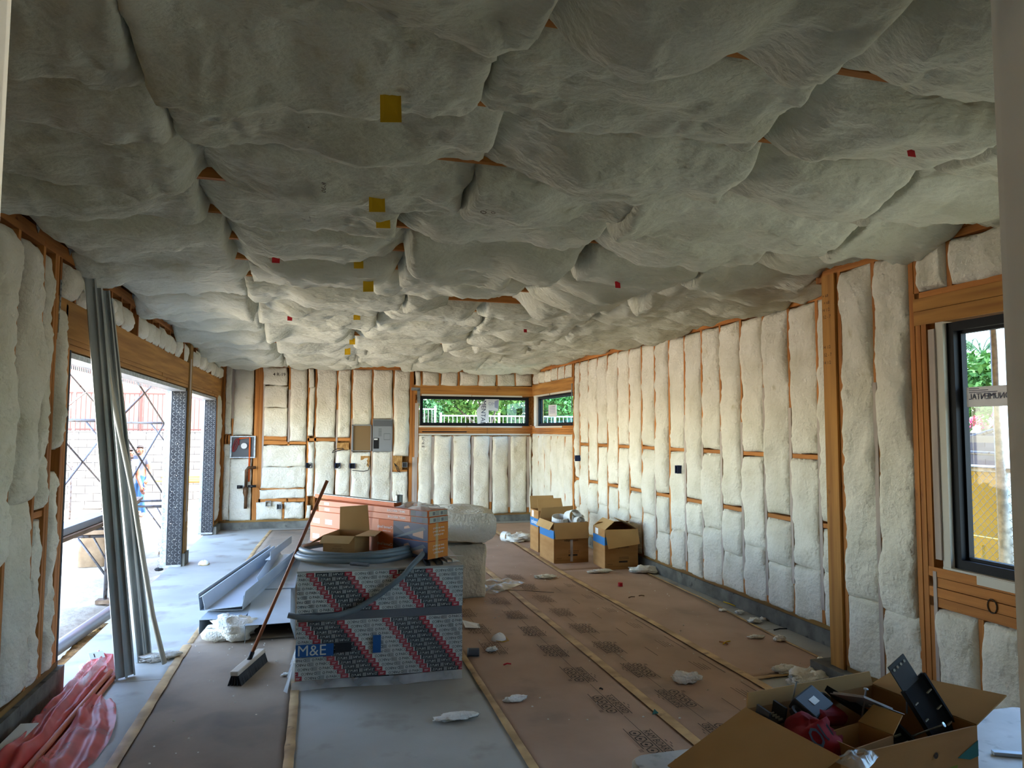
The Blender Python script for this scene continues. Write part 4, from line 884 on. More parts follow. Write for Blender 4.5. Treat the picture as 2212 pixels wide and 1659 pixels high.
# ================================================================== DRYWALL STACK
mat('print_black', '#1d1d20', .6); mat('print_red', '#a3202c', .6); mat('print_white', '#cfcfc4', .7, c2='#c2c2b6', ns=3.); mat('print_grey', '#6f7070', .7); mat('gyp_side', '#a9a59b', .9, c2='#99958b', ns=3., bump=.2)
mat('band_grey', '#56575a', .5); mat('blue_print', '#1c4f86', .4)
def film_mat(name, c, amt, rough=.12):
    m = bpy.data.materials.new(name); m.use_nodes = True; nt = m.node_tree; N = nt.nodes; b = N['Principled BSDF']; b.inputs['Base Color'].default_value = C(c); b.inputs['Roughness'].default_value = rough
    t = N.new('ShaderNodeBsdfTransparent'); x = N.new('ShaderNodeMixShader'); n = N.new('ShaderNodeTexNoise'); n.inputs['Scale'].default_value = 5.
    mr = N.new('ShaderNodeMapRange'); mr.inputs[1].default_value = .35; mr.inputs[2].default_value = .75; mr.inputs[3].default_value = amt*.5; mr.inputs[4].default_value = min(1, amt*1.6)
    tc = N.new('ShaderNodeTexCoord'); nt.links.new(tc.outputs['Object'], n.inputs[0]); nt.links.new(n.outputs[0], mr.inputs[0]); nt.links.new(mr.outputs[0], x.inputs[0])
    nt.links.new(t.outputs[0], x.inputs[1]); nt.links.new(b.outputs[0], x.inputs[2]); nt.links.new(x.outputs[0], N['Material Output'].inputs[0]); MATS[name] = m
film_mat('film', '#c9cac6', .08); film_mat('film_heavy', '#d5d6d3', .5); film_mat('red_film', '#c4352e', .97, .5)
SA = np.array((-.118, 5.526, 0)); SX = np.array((1.277, -.055, 0)); SX = SX/np.linalg.norm(SX); SYv = np.array((-SX[1], SX[0], 0)); SW, SLn = 1.235, 3.66
ST = Matrix(((SX[0], SYv[0], 0, SA[0]), (SX[1], SYv[1], 0, SA[1]), (0, 0, 1, 0), (0, 0, 0, 1)))
STK = thing('drywall_stack', 'shrink-wrapped stack of drywall sheets with red and black printed end tape', 'drywall', (float(SA[0])+.6, float(SA[1])+1.8, 0))
PER = .608
def tape_row(n, x0, z0, h, off):
    bmm = MB(); W_ = SW; y = -.0035; y2 = -.0050
    def blk(a, b, m): bmm.add([(a, y, z0+.001), (b, y, z0+.001), (b, y, z0+h-.001), (a, y, z0+h-.001)], [(0, 1, 2, 3)], m)
    def blk2(a, b, m, c, d): bmm.add([(a, y2, z0+c), (b, y2, z0+c), (b, y2, z0+d), (a, y2, z0+d)], [(0, 1, 2, 3)], m)
    s = off % PER - PER
    while s < W_:
        blk(s, s+.058, 1); blk(s+.058, s+.066, 0); blk(s+.066, s+.277, 2); blk(s+.277, s+.332, 1); blk(s+.332, s+.456, 0); blk(s+.456, s+.494, 0); blk(s+.494, s+PER, 0)
        for q in range(7): blk2(s+.458+.005*q, s+.4605+.005*q, 3, .003, h-.003)
        for q in range(3): blk2(s+.163+.009*q, s+.167+.009*q, 0, .004, h-.004)
        for q, (cx, w) in enumerate(((.029, .03), (.304, .03))):
            blk2(s+cx-w/2, s+cx+w/2, 4, h*.55, h*.64); blk2(s+cx-w/2, s+cx+w*.3, 4, h*.32, h*.40)
        zc = z0+h/2
        for cx, t, rot, m, sz, bd in ((.405, 'PABCO', 1, 2, .026, .01), (.560, 'PABCO', 0, 2, .026, .01), (.113, '5/8"x12\'', 1, 0, .023, .006), (.230, '5/8"x12\'', 0, 0, .023, .006)):
            c_ = s+cx-(.012 if t[0] == 'P' and rot else -.012 if t[0] == 'P' else 0)
            X = (-1, 0, 0) if rot else (1, 0, 0)
            T = frame((c_, y2, zc), X, (0, -1, 0)); v, f = text2d(t, sz, bd); bmm.add(xf(T, v), f, m)
            if t[0] == 'P':
                lx = s+cx+(.047 if rot else -.047); k = 10; ring = []
                for q in range(k):
                    a = 2*math.pi*q/k
                    for r in (.0095, .0062): ring.append((lx+r*math.cos(a), y2, zc+r*math.sin(a)))
                bmm.add(ring, [(2*q, 2*((q+1) % k), 2*((q+1) % k)+1, 2*q+1) for q in range(k)], 2)
        s += PER
    me = bmm.mesh('printed_tape', ['print_white', 'print_red', 'print_black', 'print_grey', 'print_white'])
    b = bmesh.new(); b.from_mesh(me)
    for co, no in (((0, 0, 0), (-1, 0, 0)), ((W_, 0, 0), (1, 0, 0))):
        bmesh.ops.bisect_plane(b, geom=b.verts[:]+b.edges[:]+b.faces[:], plane_co=co, plane_no=no, clear_outer=True)
    b.to_mesh(me); b.free(); me.transform(Matrix.Translation(-Vector(STK.location)) @ ST)
    return me
rows = [(.060+.0325*i, i) for i in range(13)] + [(.545+.0325*i, 13+i) for i in range(9)]
for z0, i in rows:
    jx, jy = R.uniform(-.002, .002), 0
    mb = MB(); mb.box(jx, SW+jx, 0, SLn, z0+.0005, z0+.032, T=ST); o = mb.build('drywall_panel', 'gyp_side', STK)
    k = 21-i if i >= 13 else 21-i
    off = (.062+.0257*k) if i >= 13 else (.0257*(12-i)+.015)
    me = tape_row(i, 0, z0, .0325, off); c = bpy.data.objects.new('printed_tape', me); col.objects.link(c); c.parent = o
mb = MB(); mb.box(.004, SW-.004, .004, SLn, .483, .5445, T=ST); mb.build('spacer_board', 'band_grey', STK)
mb = MB(); mb.box(-.004, SW+.004, -.004, SLn, .838, .852, T=ST); mb.build('top_sheet', 'gyp_side', STK)
for a in (.12, .55, .98): mb = MB(); mb.box(a, a+.09, .02, SLn-.1, 0, .058, T=ST); mb.build('runner', 'plank', STK)
mb = MB(); mb.box(.42, .68, -.01, .08, .0, .055, T=ST); mb.build('runner', 'black_matte', STK)
nx, nz = 60, 30; G = np.zeros((nz+1, nx+1, 3))
for i in range(nz+1):
    for j in range(nx+1):
        x, z = SW*j/nx, .03+.80*i/nz; G[i, j] = (x-.002, -.016-.008*fbm(x*4, z*7, 3, 2)-.05*max(0, .12-z)/.12*(.4+vnoise(x*3, 0, 2)), z)
mb = MB(); mb.grid(xf(ST, G.reshape(-1, 3)).reshape(G.shape)); mb.build('plastic_wrap', 'film', STK, smooth=True)
G = np.zeros((9, 16, 3))                                     # loose skirt of wrap at the left foot
for i in range(9):
    for j in range(16): z = .20*i/8; G[i, j] = (-.012-.07*(1-i/8)*(.5+.5*math.sin(j*1.1)), -.03+.75*j/15-.05*(1-i/8), z+.003)
mb = MB(); mb.grid(xf(ST, G.reshape(-1, 3)).reshape(G.shape)); mb.build('wrap_skirt', 'film_heavy', STK, smooth=True)
G = np.zeros((6, 30, 3))
for i in range(6):
    for j in range(30): x = -.02+1.25*j/29; G[i, j] = (x, -.02-.045*(1-i/5)*(.6+.6*vnoise(x*5, 0, 8)), .006+.055*i/5+.012*vnoise(x*7, 0, 4))
mb = MB(); mb.grid(xf(ST, G.reshape(-1, 3)).reshape(G.shape)); mb.build('wrap_skirt', 'film_heavy', STK, smooth=True)
mb = MB(); mb.box(0, .27, -.0275, -.0270, .235, .325, 0, T=ST); bst = mb.build('blue_sticker', 'blue_print', STK)
mb = MB(); put_text(mb, 'M&E', .11, ST @ frame((.115, -.0285, .278), (1, 0, 0), (0, -1, 0)), 0, 0.); le = mb.build('lettering', 'print_white', STK); le.parent = bst
mb = MB(); mb.box(.28, .40, -.0275, -.0270, .255, .325, 0, T=ST); mb.build('black_sticker', 'print_black', STK)
mb = MB(); mb.box(.555, .615, -.0275, -.0270, .235, .365, 0, T=ST); mb.build('blue_sticker', 'blue_print', STK)
# ------------------------------------------------------------------ long cartons on the stack
mat('orange', '#c9672c', .55, c2='#bd5c24', ns=2.); mat('orange_end', '#c4762a', .6); mat('salmon', '#d08a6c', .5); mat('pic_blue', '#4d5268', .4, c2='#3c4053', ns=3.); mat('pic_dark', '#2e3140', .4); mat('pic_tan', '#a9826a', .5); mat('label_white', '#d9d8d4', .7); mat('label_grey', '#a9aa98', .7)
CO = np.array((.862, 5.615)); CD = np.array((-.897, 1.21)); CD = CD/np.linalg.norm(CD); CWd = np.array((CD[1], -CD[0]))
def carton(z0, h, L_, w, label, thin=False, dx=0., off=0.):
    T = Matrix(((CD[0], CWd[0], 0, CO[0]+CD[0]*off+CWd[0]*dx), (CD[1], CWd[1], 0, CO[1]+CD[1]*off+CWd[1]*dx), (0, 0, 1, z0), (0, 0, 0, 1)))
    c = T @ Vector((L_/2, w/2, 0)); t = thing('carton', label, 'carton', tuple(c), 'orange cartons on the drywall stack')
    mb = MB(); mb.box(0, L_, 0, w, 0, h, T=T); bo = mb.build('body', 'orange', t, bevel=.003); bo['_o'] = t['_o']; th_ = t; t = bo
    def side(nm, pts, m, e=.0012): mb = MB(); mb.add(xf(T, [(a, -e, b) for a, b in pts]), [tuple(range(len(pts)))]); mb.build(nm, m, t)
    def end(nm, pts, m, e=.0012): mb = MB(); mb.add(xf(T, [(-e, a, b) for a, b in pts]), [tuple(range(len(pts)))]); mb.build(nm, m, t)
    rect = lambda a0, a1, b0, b1: [(a0, b0), (a1, b0), (a1, b1), (a0, b1)]
    if not thin:
        side('picture', rect(.0, .40, .003, h-.003), 'pic_blue'); side('picture_panel', [(.40, .003), (.40, h*.75), (.16, .003)], 'pic_dark', .0018)
        side('picture_panel', [(.05, .02), (.17, .035), (.17, .075), (.05, .085)], 'pic_tan', .0022); side('picture_panel', [(.20, h*.66), (.27, h*.58), (.27, h*.70), (.22, h*.80)], 'pic_tan', .0022)
        side('picture_bar', [(.02, .092), (.36, .0), (.40, .0), (.05, .115)], 'print_grey', .0026)
        side('fade', rect(.58, L_-.004, .004, h-.004), 'salmon', .0014)
        for a in (L_-.14, L_-.32): side('label', rect(a, a+.10, .03, .075), 'label_white', .002)
        mb = MB(); put_text(mb, 'Channel body', .034, T @ frame((.50, -.002, .075), (1, 0, 0), (0, -1, 0)), bold=.004); put_text(mb, 'Smart connection', .014, T @ frame((.48, -.002, .045), (1, 0, 0), (0, -1, 0)))
        mb.build('lettering', 'label_white', t)
        end('end_face', rect(.004, w-.004, .004, h-.004), 'orange_end')
        mb = MB()
        for k, s in enumerate(('Channel body', 'Cuerpo de canal', 'Corpo do canal')): put_text(mb, s, .020, T @ frame((-.0022, .12, .045+.027*k), (0, 1, 0), (-1, 0, 0)))
        mb.build('lettering', 'label_white', t)
        end('tape', rect(.085, .115, 0, h), 'tape', .0018)
    else:
        side('picture', rect(.0, .19, .002, h-.002), 'print_grey'); side('picture_panel', rect(.06, .13, .008, h-.008), 'pic_blue', .002); side('fade', rect(.20, L_-.004, .003, h-.003), 'salmon', .0014)
        mb = MB(); put_text(mb, 'SMART AERO-LINE', .026, T @ frame((.36, -.002, h/2), (1, 0, 0), (0, -1, 0)), bold=.006); mb.build('lettering', 'label_white', t)
        side('label', rect(L_-.16, L_-.09, .012, h-.014), 'label_white', .002)
        end('end_face', rect(.02, w-.005, .004, h-.004), 'label_grey')
        mb = MB()
        for a in (.06, .15):
            mb.add(xf(T, [(-.002, a, .012), (-.002, a+.028, .012), (-.002, a+.028, h-.012), (-.002, a, h-.012)]), [(0, 1, 2, 3)])
            for q in range(3): mb.add(xf(T, [(-.002, a+.034, .012+.012*q), (-.002, a+.075, .012+.012*q), (-.002, a+.075, .017+.012*q), (-.002, a+.034, .017+.012*q)]), [(0, 1, 2, 3)])
        mb.build('barcode', 'print_grey', t)
    return th_
c1 = carton(.878, .139, 1.52, .232, 'lower orange carton with dark photo print resting on the drywall stack')
mb = MB()
carton(1.0175, .139, 1.52, .232, 'upper thick orange carton lying on the lower one')
carton(1.157, .050, 1.40, .235, 'thin orange carton lying directly on the thick cartons', True, dx=-.002, off=.0)
carton(1.2075, .050, 1.40, .235, 'topmost thin orange carton under the grey metal channel', True, dx=.0, off=.01)
T = Matrix(((CD[0], CWd[0], 0, CO[0]), (CD[1], CWd[1], 0, CO[1]), (0, 0, 1, 1.2585), (0, 0, 0, 1)))
mb = MB(); mb.box(.45, 1.62, .02, .10, 0, .032, T=T @ TR((0, 0, 0), rz=.06)); mb.box(.43, 1.60, .03, .09, .033, .038, 1, T=T @ TR((0, 0, 0), rz=.06)); single(mb, 'metal_channel', ['orange', 'galv'], 'long grey metal channel lying on top of the orange cartons', 'channel')
T2 = T @ TR((.52, .17, 0)); mb = MB(); mb.lathe([(.001, 0), (.034, 0), (.034, .004), (.0325, .006), (.0325, .080), (.034, .083), (.034, .086), (.031, .086), (.031, .08), (.001, .079)], n=20, T=T2); single(mb, 'tin_can', 'steel', 'small unlabelled tin can standing on the orange cartons', 'can', smooth=False)
# crumpled clear bag over the near end of the thin cartons
def crumple(name, label, T, w, d, h, m, seed, cat, nx=26, ny=20, amp=1., close=True):
    G = np.zeros((nx+1, ny+1, 3))
    for i in range(nx+1):
        for j in range(ny+1):
            a, b = i/nx*2-1, j/ny*2-1; win = max(0, (1-a**4)*(1-b**4)); x, y = a*w/2, b*d/2
            z = h*win**.6*(.45+amp*(fbm(a*2.2, b*2.2, seed, 2)*.9+.35*abs(fbm(a*4, b*4, seed+2, 2))))+.004
            G[i, j] = (x+.03*amp*fbm(x*8, y*8, seed+3, 2), y+.03*amp*fbm(x*8, y*8, seed+6, 2), z)
    mb = MB(); mb.grid(xf(T, G.reshape(-1, 3)).reshape(G.shape)); return single(mb, name, m, label, cat, smooth=True)
def fluff(label, c, w, d, h, rz, seed):              # a torn tuft: a lumpy closed blob resting on the floor
    G = np.zeros((20, 27, 3)); T_ = TR(c, rz)
    for i in range(20):
        for j in range(27):
            a, b = i/19*math.pi, (j % 26)/26*2*math.pi; q = np.array((math.sin(a)*math.cos(b), math.sin(a)*math.sin(b), math.cos(a)))
            r = 1+.95*fbm(q[0]*2.2+q[2], q[1]*2.2-q[2], seed, 4)+.6*abs(fbm(q[0]*5, q[1]*5+q[2]*4, seed+2, 3))
            p = q*r*np.array((w/2, d/2, h/2)); G[i, j] = (p[0], p[1], max(0, p[2]+h*.42))
    mb = MB(); mb.grid(xf(T_, G.reshape(-1, 3)).reshape(G.shape)); return single(mb, 'insulation_scrap', 'fluff', label, 'insulation scrap', smooth=True)
crumple('plastic_bag', 'crumpled clear plastic bag lying over the near ends of the thin cartons', T @ TR((.20, .11, .0), rz=.1), .42, .24, .055, 'film_heavy', 3, 'bag')
crumple('plastic_bag', 'crumpled clear plastic bag tucked between open box and orange carton', TR((.52, 5.84, .868), rz=-.8), .22, .12, .05, 'film_heavy', 9, 'bag')
# ------------------------------------------------------------------ open cardboard box
def open_box(name, label, base, ex, ey, w, d, h, flaps, group=None, th=.005, m='cardboard', mi='cardboard_in', skip=()):
    """flaps: (side, length, angle from straight up, outward positive)"""
    T = frame(base, (ex[0], ex[1], 0), (0, 0, 1)); t = thing(name, label, 'box', tuple((T @ Vector((w/2, d/2, 0)))), group)
    def pl(nm, x0, x1, y0, y1, z0, z1, mm=m): mb = MB(); mb.box(x0, x1, y0, y1, z0, z1, T=T); return mb.build(nm, mm, t)
    pl('bottom', 0, w, 0, d, 0, th)
    S = {'front': (0, w, 0, th, th, h), 'back': (0, w, d-th, d, th, h), 'left': (0, th, th, d-th, th, h), 'right': (w-th, w, th, d-th, th, h)}
    out = {}
    for k, b in S.items():
        if k not in skip: out[k] = pl('side_panel', *b); out[k]['_o'] = t['_o']
    ax = {'front': ((0, 0, h), (w, 0, h), (0, -1, 0)), 'back': ((w, d, h), (0, d, h), (0, 1, 0)), 'left': ((0, d, h), (0, 0, h), (-1, 0, 0)), 'right': ((w, 0, h), (w, d, h), (1, 0, 0))}
    for side, ln, ang, *tw in flaps:
        a, b, o_ = (np.array(q, float) for q in ax[side]); dr = o_*math.sin(ang)+np.array((0, 0, math.cos(ang))); e = (b-a)/np.linalg.norm(b-a); k = tw[0] if tw else .0
        n = np.cross(e, dr)
        pts = [a, b, b+dr*ln*(1-k)-e*.01, a+dr*ln*(1+k)+e*.01]
        p = xf(T, pts); mb = MB(); mb.plate([tuple(q) for q in p], th); mb.build('flap', mi, t)
    return t, T, out
ob, OT, op = open_box('cardboard_box', 'small open cardboard box on the drywall stack inside the hose coil', (.065, 5.945, .872), (.243, -.105), 0, .265, .35, .175,
    [('front', .11, 2.0), ('back', .21, -.12, .05), ('left', .15, 2.1, .1), ('right', .14, 1.55, .15)])
mb = MB()
for k in range(3): put_text(mb, ['HANDLE', 'WITH CARE', '12 PCS'][k], .016, OT @ frame((.12, -.0015, .095-.02*k), (1, 0, 0), (0, -1, 0)))
mb.build('lettering', 'card_edge', op['front'])
# ------------------------------------------------------------------ grey conduit coil
mat('conduit', '#6d7678', .4, c2='#5d6668', ns=4.); 
hp = []
for q in np.linspace(0, 2*math.pi*2.6, 110):
    r = 1-.03*q/6; hp.append((.36+.50*r*math.cos(q+2.6), 6.06+.42*r*math.sin(q+2.6)-.04, .876+.010*q/2.6+.016*abs(math.sin(q*1.3))))
tail = [ony(u, v, y) for u, v, y in ((908, 1203, 5.56), (895, 1216, 5.45), (870, 1245, 5.425), (820, 1285, 5.425), (770, 1316, 5.43), (730, 1329, 5.43), (690, 1335, 5.43), (650, 1334, 5.45), (622, 1329, 5.46))]
ld = hp[-1]; st = tail[0]; link = [tuple(np.array(ld)*(1-q)+np.array(st)*q+np.array((.06*math.sin(math.pi*q), .02*math.sin(math.pi*q), .0))) for q in (.25, .5, .75)]
mb = MB(); mb.tube(hp+link+[tuple(p) for p in tail], .021, 10); single(mb, 'conduit_coil', 'conduit', 'grey flexible conduit coiled on the drywall stack with its end hanging down the front', 'conduit', smooth=True)
mb = MB(); p0 = onz(757, 1221, .872); p1 = onz(796, 1224, .872); P_ = [p0*(1-q)+p1*q+np.array((0, 0, .012)) for q in np.linspace(0, 1, 40)]
mb.tube(P_, [.012+.002*(i % 2) for i in range(40)], 12); single(mb, 'corrugated_conduit', 'band_grey', 'short ribbed dark conduit end on the front edge of the stack', 'conduit')
# dark offcuts and strips in front of the cartons
for i, (u0, v0, u1, v1, w) in enumerate(((915, 1206, 925, 1222, .035), (935, 1203, 950, 1220, .05), (952, 1202, 972, 1215, .045))):
    a, b = onz(u0, v0, .856), onz(u1, v1, .856); T_ = frame(a, b-a, (0, 0, 1)); L_ = float(np.linalg.norm(b-a)); mb = MB()
    mb.box(0, L_, -w/2, w/2, 0, .002, T=T_); mb.box(0, L_, -w/2, -w/2+.002, 0, .022, T=T_); mb.box(0, L_, w/2-.002, w/2, 0, .022, T=T_)
    single(mb, 'channel_offcut', ['flashing_dark'] if i < 2 else ['flashing'], ['narrow black channel offcut under the carton end', 'wide black channel offcut under the carton end', 'pale bent metal offcut under the carton end'][i], 'metal scrap')
a, b = onz(952, 1200, .856), onz(1001, 1201, .856); mb = MB(); mb.box(0, float(np.linalg.norm(b-a)), -.006, .006, 0, .003, T=frame(a, b-a, (0, 0, 1))); single(mb, 'white_strip', 'label_white', 'thin white strip at the right corner of the drywall stack top', 'strip')
crumple('label_sheet', 'shiny plastic label scrap on the right corner of the drywall stack', TR((1.03, 5.66, .853), rz=.2), .16, .14, .012, 'film_heavy', 5, 'plastic scrap', amp=.6)
bxm = MB(); a = onz(655, 1182, .853); bxm.box(-.03, .03, -.02, .02, 0, .03, T=TR(tuple(a))); single(bxm, 'junction_box', 'galv', 'tiny grey metal box on the left edge of the drywall stack', 'metal box')
# ================================================================== INSULATION BLOCK BEHIND THE STACK
t = thing('insulation_bale', 'cream insulation bale standing on the floor behind the drywall stack', 'insulation', (1.58, 8.6, 0))
for nm, O, U, V, N_, w, h, b in (('front_face', (1.30, 7.97, .0), (1, 0, 0), (0, 0, 1), (0, -1, 0), .58, .60, .02), ('side_face', (1.88, 7.97, 0), (0, 1, 0), (0, 0, 1), (1, 0, 0), 1.15, .60, .02), ('top_face', (1.30, 7.97, .58), (1, 0, 0), (0, 1, 0), (0, 0, 1), .58, 1.15, .02)):
    batt(t, O, U, V, N_, w, h, name=nm, bul=b, dep=.02, seed=len(nm), du=.03, e=8)
t = thing('folded_batt', 'folded insulation batt lying on top of the cream bale', 'insulation', (1.6, 8.5, .605))
mb = MB(); nn = 26; G = np.zeros((nn+1, 25, 3))
for i in range(nn+1):
    a = i/nn
    for j in range(25):
        th = 2*math.pi*j/24; ca, sa = math.cos(th), math.sin(th); q = 1/(abs(ca)**6+abs(sa)**6)**(1/6)
        n_ = .05*fbm(a*7, ca*2.2+sa, 5, 3)+.02*fbm(a*25, ca*6+sa*3, 8, 2); G[i, j] = (1.64+.36*q*ca*(1+n_*2), 7.86+1.1*a, .815+(.165+.03*math.sin(a*5)+n_)*q*sa)
mb.grid(G[:, ::-1]); mb.add(G[0, :-1], [tuple(range(24))]); mb.add(G[-1, :-1], [tuple(range(23, -1, -1))]); o = mb.build('roll', 'batt', t, smooth=True)
crumple('plastic_sheet', 'torn clear plastic wrapper lying on the floor beside the insulation bale', TR((2.10, 8.45, .012), rz=.8), .75, .5, .07, 'film_heavy', 12, 'plastic')
# ================================================================== CARDBOARD BOXES BY THE RIGHT WALL
mat('blue_stripe', '#2f6ea3', .6); mat('white_plastic', '#d6d6d0', .35)
def printed(t, T, w, d, h, out, left=True):
    t, tl_ = out['front'], out['left']
    def fr(nm, a0, a1, z0, z1, m, e=.0015): mb = MB(); mb.add(xf(T, [(a0, -e, z0), (a1, -e, z0), (a1, -e, z1), (a0, -e, z1)]), [(0, 1, 2, 3)]); mb.build(nm, m, t)
    def lf(nm, a0, a1, z0, z1, m, e=.0015): mb = MB(); mb.add(xf(T, [(-e, a1, z0), (-e, a0, z0), (-e, a0, z1), (-e, a1, z1)]), [(0, 1, 2, 3)]); mb.build(nm, m, tl_)
    if left: lf('blue_band', .0, d, h*.60, h*.80, 'blue_stripe'); lf('label', d*.55, d*.8, h*.82, h*.97, 'label_white', .002)
    fr('blue_band', 0, w*.30, h*.62, h*.82, 'blue_stripe')
    fr('rule', .02, w-.02, .04, .043, 'card_edge')
    mb = MB(); put_text(mb, 'ndspro.com', .045, T @ frame((w*.5, -.002, h*.56), (1, 0, 0), (0, -1, 0)), bold=.006); put_text(mb, 'FRAGILE', .02, T @ frame((w*.15, -.002, .07), (1, 0, 0), (0, -1, 0)))
    for q in range(2): mb.add(xf(T, [(w*.42, -.002, h*.26+.02*q), (w*.72, -.002, h*.26+.02*q), (w*.72, -.002, h*.262+.02*q+.004), (w*.42, -.002, h*.262+.02*q+.004)]), [(0, 1, 2, 3)])
    mb.build('lettering', 'ink', t)
    fr('code_bar', w*.42, w*.68, h*.17, h*.215, 'ink', .002)
bA, TA, oA = open_box('cardboard_box', 'open cardboard box full of white pipe fittings by the right wall', (3.29, 9.66, .004), (1, .02), 0, .53, .62, .575, [('front', .23, 2.95), ('back', .17, -.25, .06), ('left', .12, 2.6)]); printed(bA, TA, .53, .62, .575, oA)
mb = MB(); mb.add(xf(TA, [(.25, -.003, .02), (.29, -.003, .02), (.29, -.003, .33), (.25, -.003, .33)]), [(0, 1, 2, 3)]); mb.build('tape', 'film_heavy', oA['front'])
bB, TB, oB = open_box('cardboard_box', 'open cardboard box with a torn front corner nearest the right wall', (3.825, 9.07, .004), (1, -.06), 0, .48, .50, .54, [('front', .24, 2.7, .12), ('back', .2, -1.2), ('right', .2, -1.0), ('left', .18, -.9)]); printed(bB, TB, .48, .50, .54, oB)
bC, TC, oC = open_box('cardboard_box', 'opened cardboard box with a blue band standing behind the fittings box', (3.36, 10.62, .004), (1, .02), 0, .42, .4, .64, [('front', .2, -.4), ('back', .2, .3)]); printed(bC, TC, .42, .4, .64, oC)
mb = MB(); put_text(mb, 'solvent', .10, TC @ frame((-.003, .2, .45), (0, -1, 0), (-1, 0, 0)), bold=.01); mb.build('lettering', 'label_white', oC['left'])
def ringpipe(name, label, c, axis, r, L_, th=.006, m='white_plastic', group=None):
    Z = np.array(axis, float); X = np.cross(Z, (0, 0, 1)) if abs(Z[2]) < .9*np.linalg.norm(Z) else np.array((1., 0, 0)); T = frame(c, X, Z)
    mb = MB(); mb.lathe([(r-th, 0), (r, 0), (r, L_), (r-th, L_), (r-th, 0)], n=24, T=T); return single(mb, name, m, label, 'pipe', group, smooth=False)
ringpipe('pipe_fitting', 'wide cream pipe coupling at the left of the fittings box', (3.48, 9.95, .50), (-.3, -.25, 1), .125, .14, m='white_plastic')
ringpipe('pipe_fitting', 'bright white pipe fitting turned towards the room in the fittings box', (3.64, 9.98, .60), (.3, -1, .25), .11, .16)
ringpipe('pipe_fitting', 'small pipe coupling tilted in front of the white fitting', (3.70, 9.80, .57), (.2, -1, .1), .075, .10)
ringpipe('pipe_fitting', 'cream pipe bend at the right end of the fittings box', (3.78, 10.02, .50), (.25, -.35, 1), .09, .14)
ringpipe('pipe_ring', 'short white pipe ring lying on the floor paper beyond the bale', (3.12, 11.85, .085), (.55, -.85, 0), .085, .11)
# ================================================================== METAL FLASHING PILE
def profile(name, label, A, dirv, L_, prof, th=.003, roll=0., m='flashing'):
    d = np.array((dirv[0], dirv[1], 0.)); T = frame((A[0], A[1], A[2]), d, (0, 0, 1)) @ Matrix.Rotation(roll, 4, 'X')
    mb = MB(); P = np.array(prof, float)                     # profile in local (y, z); y to the left of the direction
    for a, b in zip(P, P[1:]):
        e = (b-a)/np.linalg.norm(b-a); n = np.array((-e[1], e[0]))*th/2
        q = [a-n, b-n, b+n, a+n]; mb.hexa(xf(T, [(0, y, z) for y, z in q]), xf(T, [(L_, y, z) for y, z in q]))
    return single(mb, name, m, label, 'flashing', 'bent metal flashing pile')
dF = (.10, 1)
profile('metal_flashing', 'grey sheet metal tray at the bottom left of the flashing pile', (-.62, 7.16, .003), dF, 2.8, [(.03, .14), (0, .14), (0, 0), (.40, 0), (.40, .13), (.37, .13), (.03, .135)])
profile('metal_flashing', 'long upturned metal tray on top of the flashing pile', (-.66, 7.40, .155), (.17, 1), 2.9, [(0, .13), (0, 0), (.40, 0), (.42, .16), (.44, .15)])
profile('metal_flashing', 'inner metal trough nested in the top flashing tray', (-.66, 7.32, .178), (.17, 1), 2.95, [(-.03, .17), (0, .03), (.34, 0.0), (.37, .13), (.395, .12)])
profile('metal_flashing', 'wide sheet metal box section nearest the drywall stack', (-.20, 6.80, .003), (-.03, 1), 2.5, [(-.05, -.0), (0, .155), (.38, .155), (.38, 0), (.36, .0)])
profile('metal_flashing', 'short metal channel lying across the middle of the flashing pile', (-.20, 8.22, .165), (.05, 1), 2.2, [(-.02, .14), (0, 0), (.36, 0), (.40, .13)])
profile('metal_flashing', 'narrow bent metal strip at the far end of the flashing pile', (-.52, 9.2, .31), (.16, 1), 1.3, [(0, .10), (0, 0), (.06, 0)])
fluff('fluffy white insulation clump in front of the metal flashing', (-.70, 6.96, .010), .36, .26, .20, .2, 21)
# ================================================================== BROOM
ba, bb = np.array((-.553, 5.70, 0)), np.array((-.40, 6.24, 0)); bd = bb-ba; bl = float(np.linalg.norm(bd)); T = frame(ba, bd, (0, 0, 1))
br = thing('broom', 'push broom with black bristles leaning against the drywall stack', 'broom', tuple((ba+bb)/2))
mat('handle', '#8a4f30', .5, c2='#74401f', ns=3.); mat('broom_head', '#b7ab9a', .7)
mb = MB(); mb.box(0, bl, -.03, .035, .075, .11, T=T); hb = mb.build('head_block', 'broom_head', br, bevel=.008); hb['_o'] = br['_o']
mb = MB()
for i in range(44):
    for j in range(5):
        x = .01+(bl-.02)*i/43; y = -.026+.012*j; sp = (j-2)*.012; mb.hexa(xf(T, [(x-.0045+.004*R.uniform(-1, 1), y+sp-.005, .002), (x+.0045, y+sp-.005, .002), (x+.0045, y+sp+.006, .002), (x-.0045, y+sp+.006, .002)]), xf(T, [(x-.004, y-.004, .077), (x+.004, y-.004, .077), (x+.004, y+.005, .077), (x-.004, y+.005, .077)]))
bs = mb.build('bristles', 'black', hb); bs['kind'] = 'stuff'
h0 = (ba+bb)/2+np.array((0, 0, .10)); h1 = ony(707, 1038, 6.02); mb = MB(); mb.tube([h0, h0*.5+h1*.5, h1], .0135, 12); hn = mb.build('handle', 'handle', br, smooth=True); hn['_o'] = br['_o']
mb = MB(); dd = (h1-h0)/np.linalg.norm(h1-h0); mb.tube([h0-dd*.01, h0+dd*.07], .018, 12); mb.build('socket', 'black', hn, smooth=True)
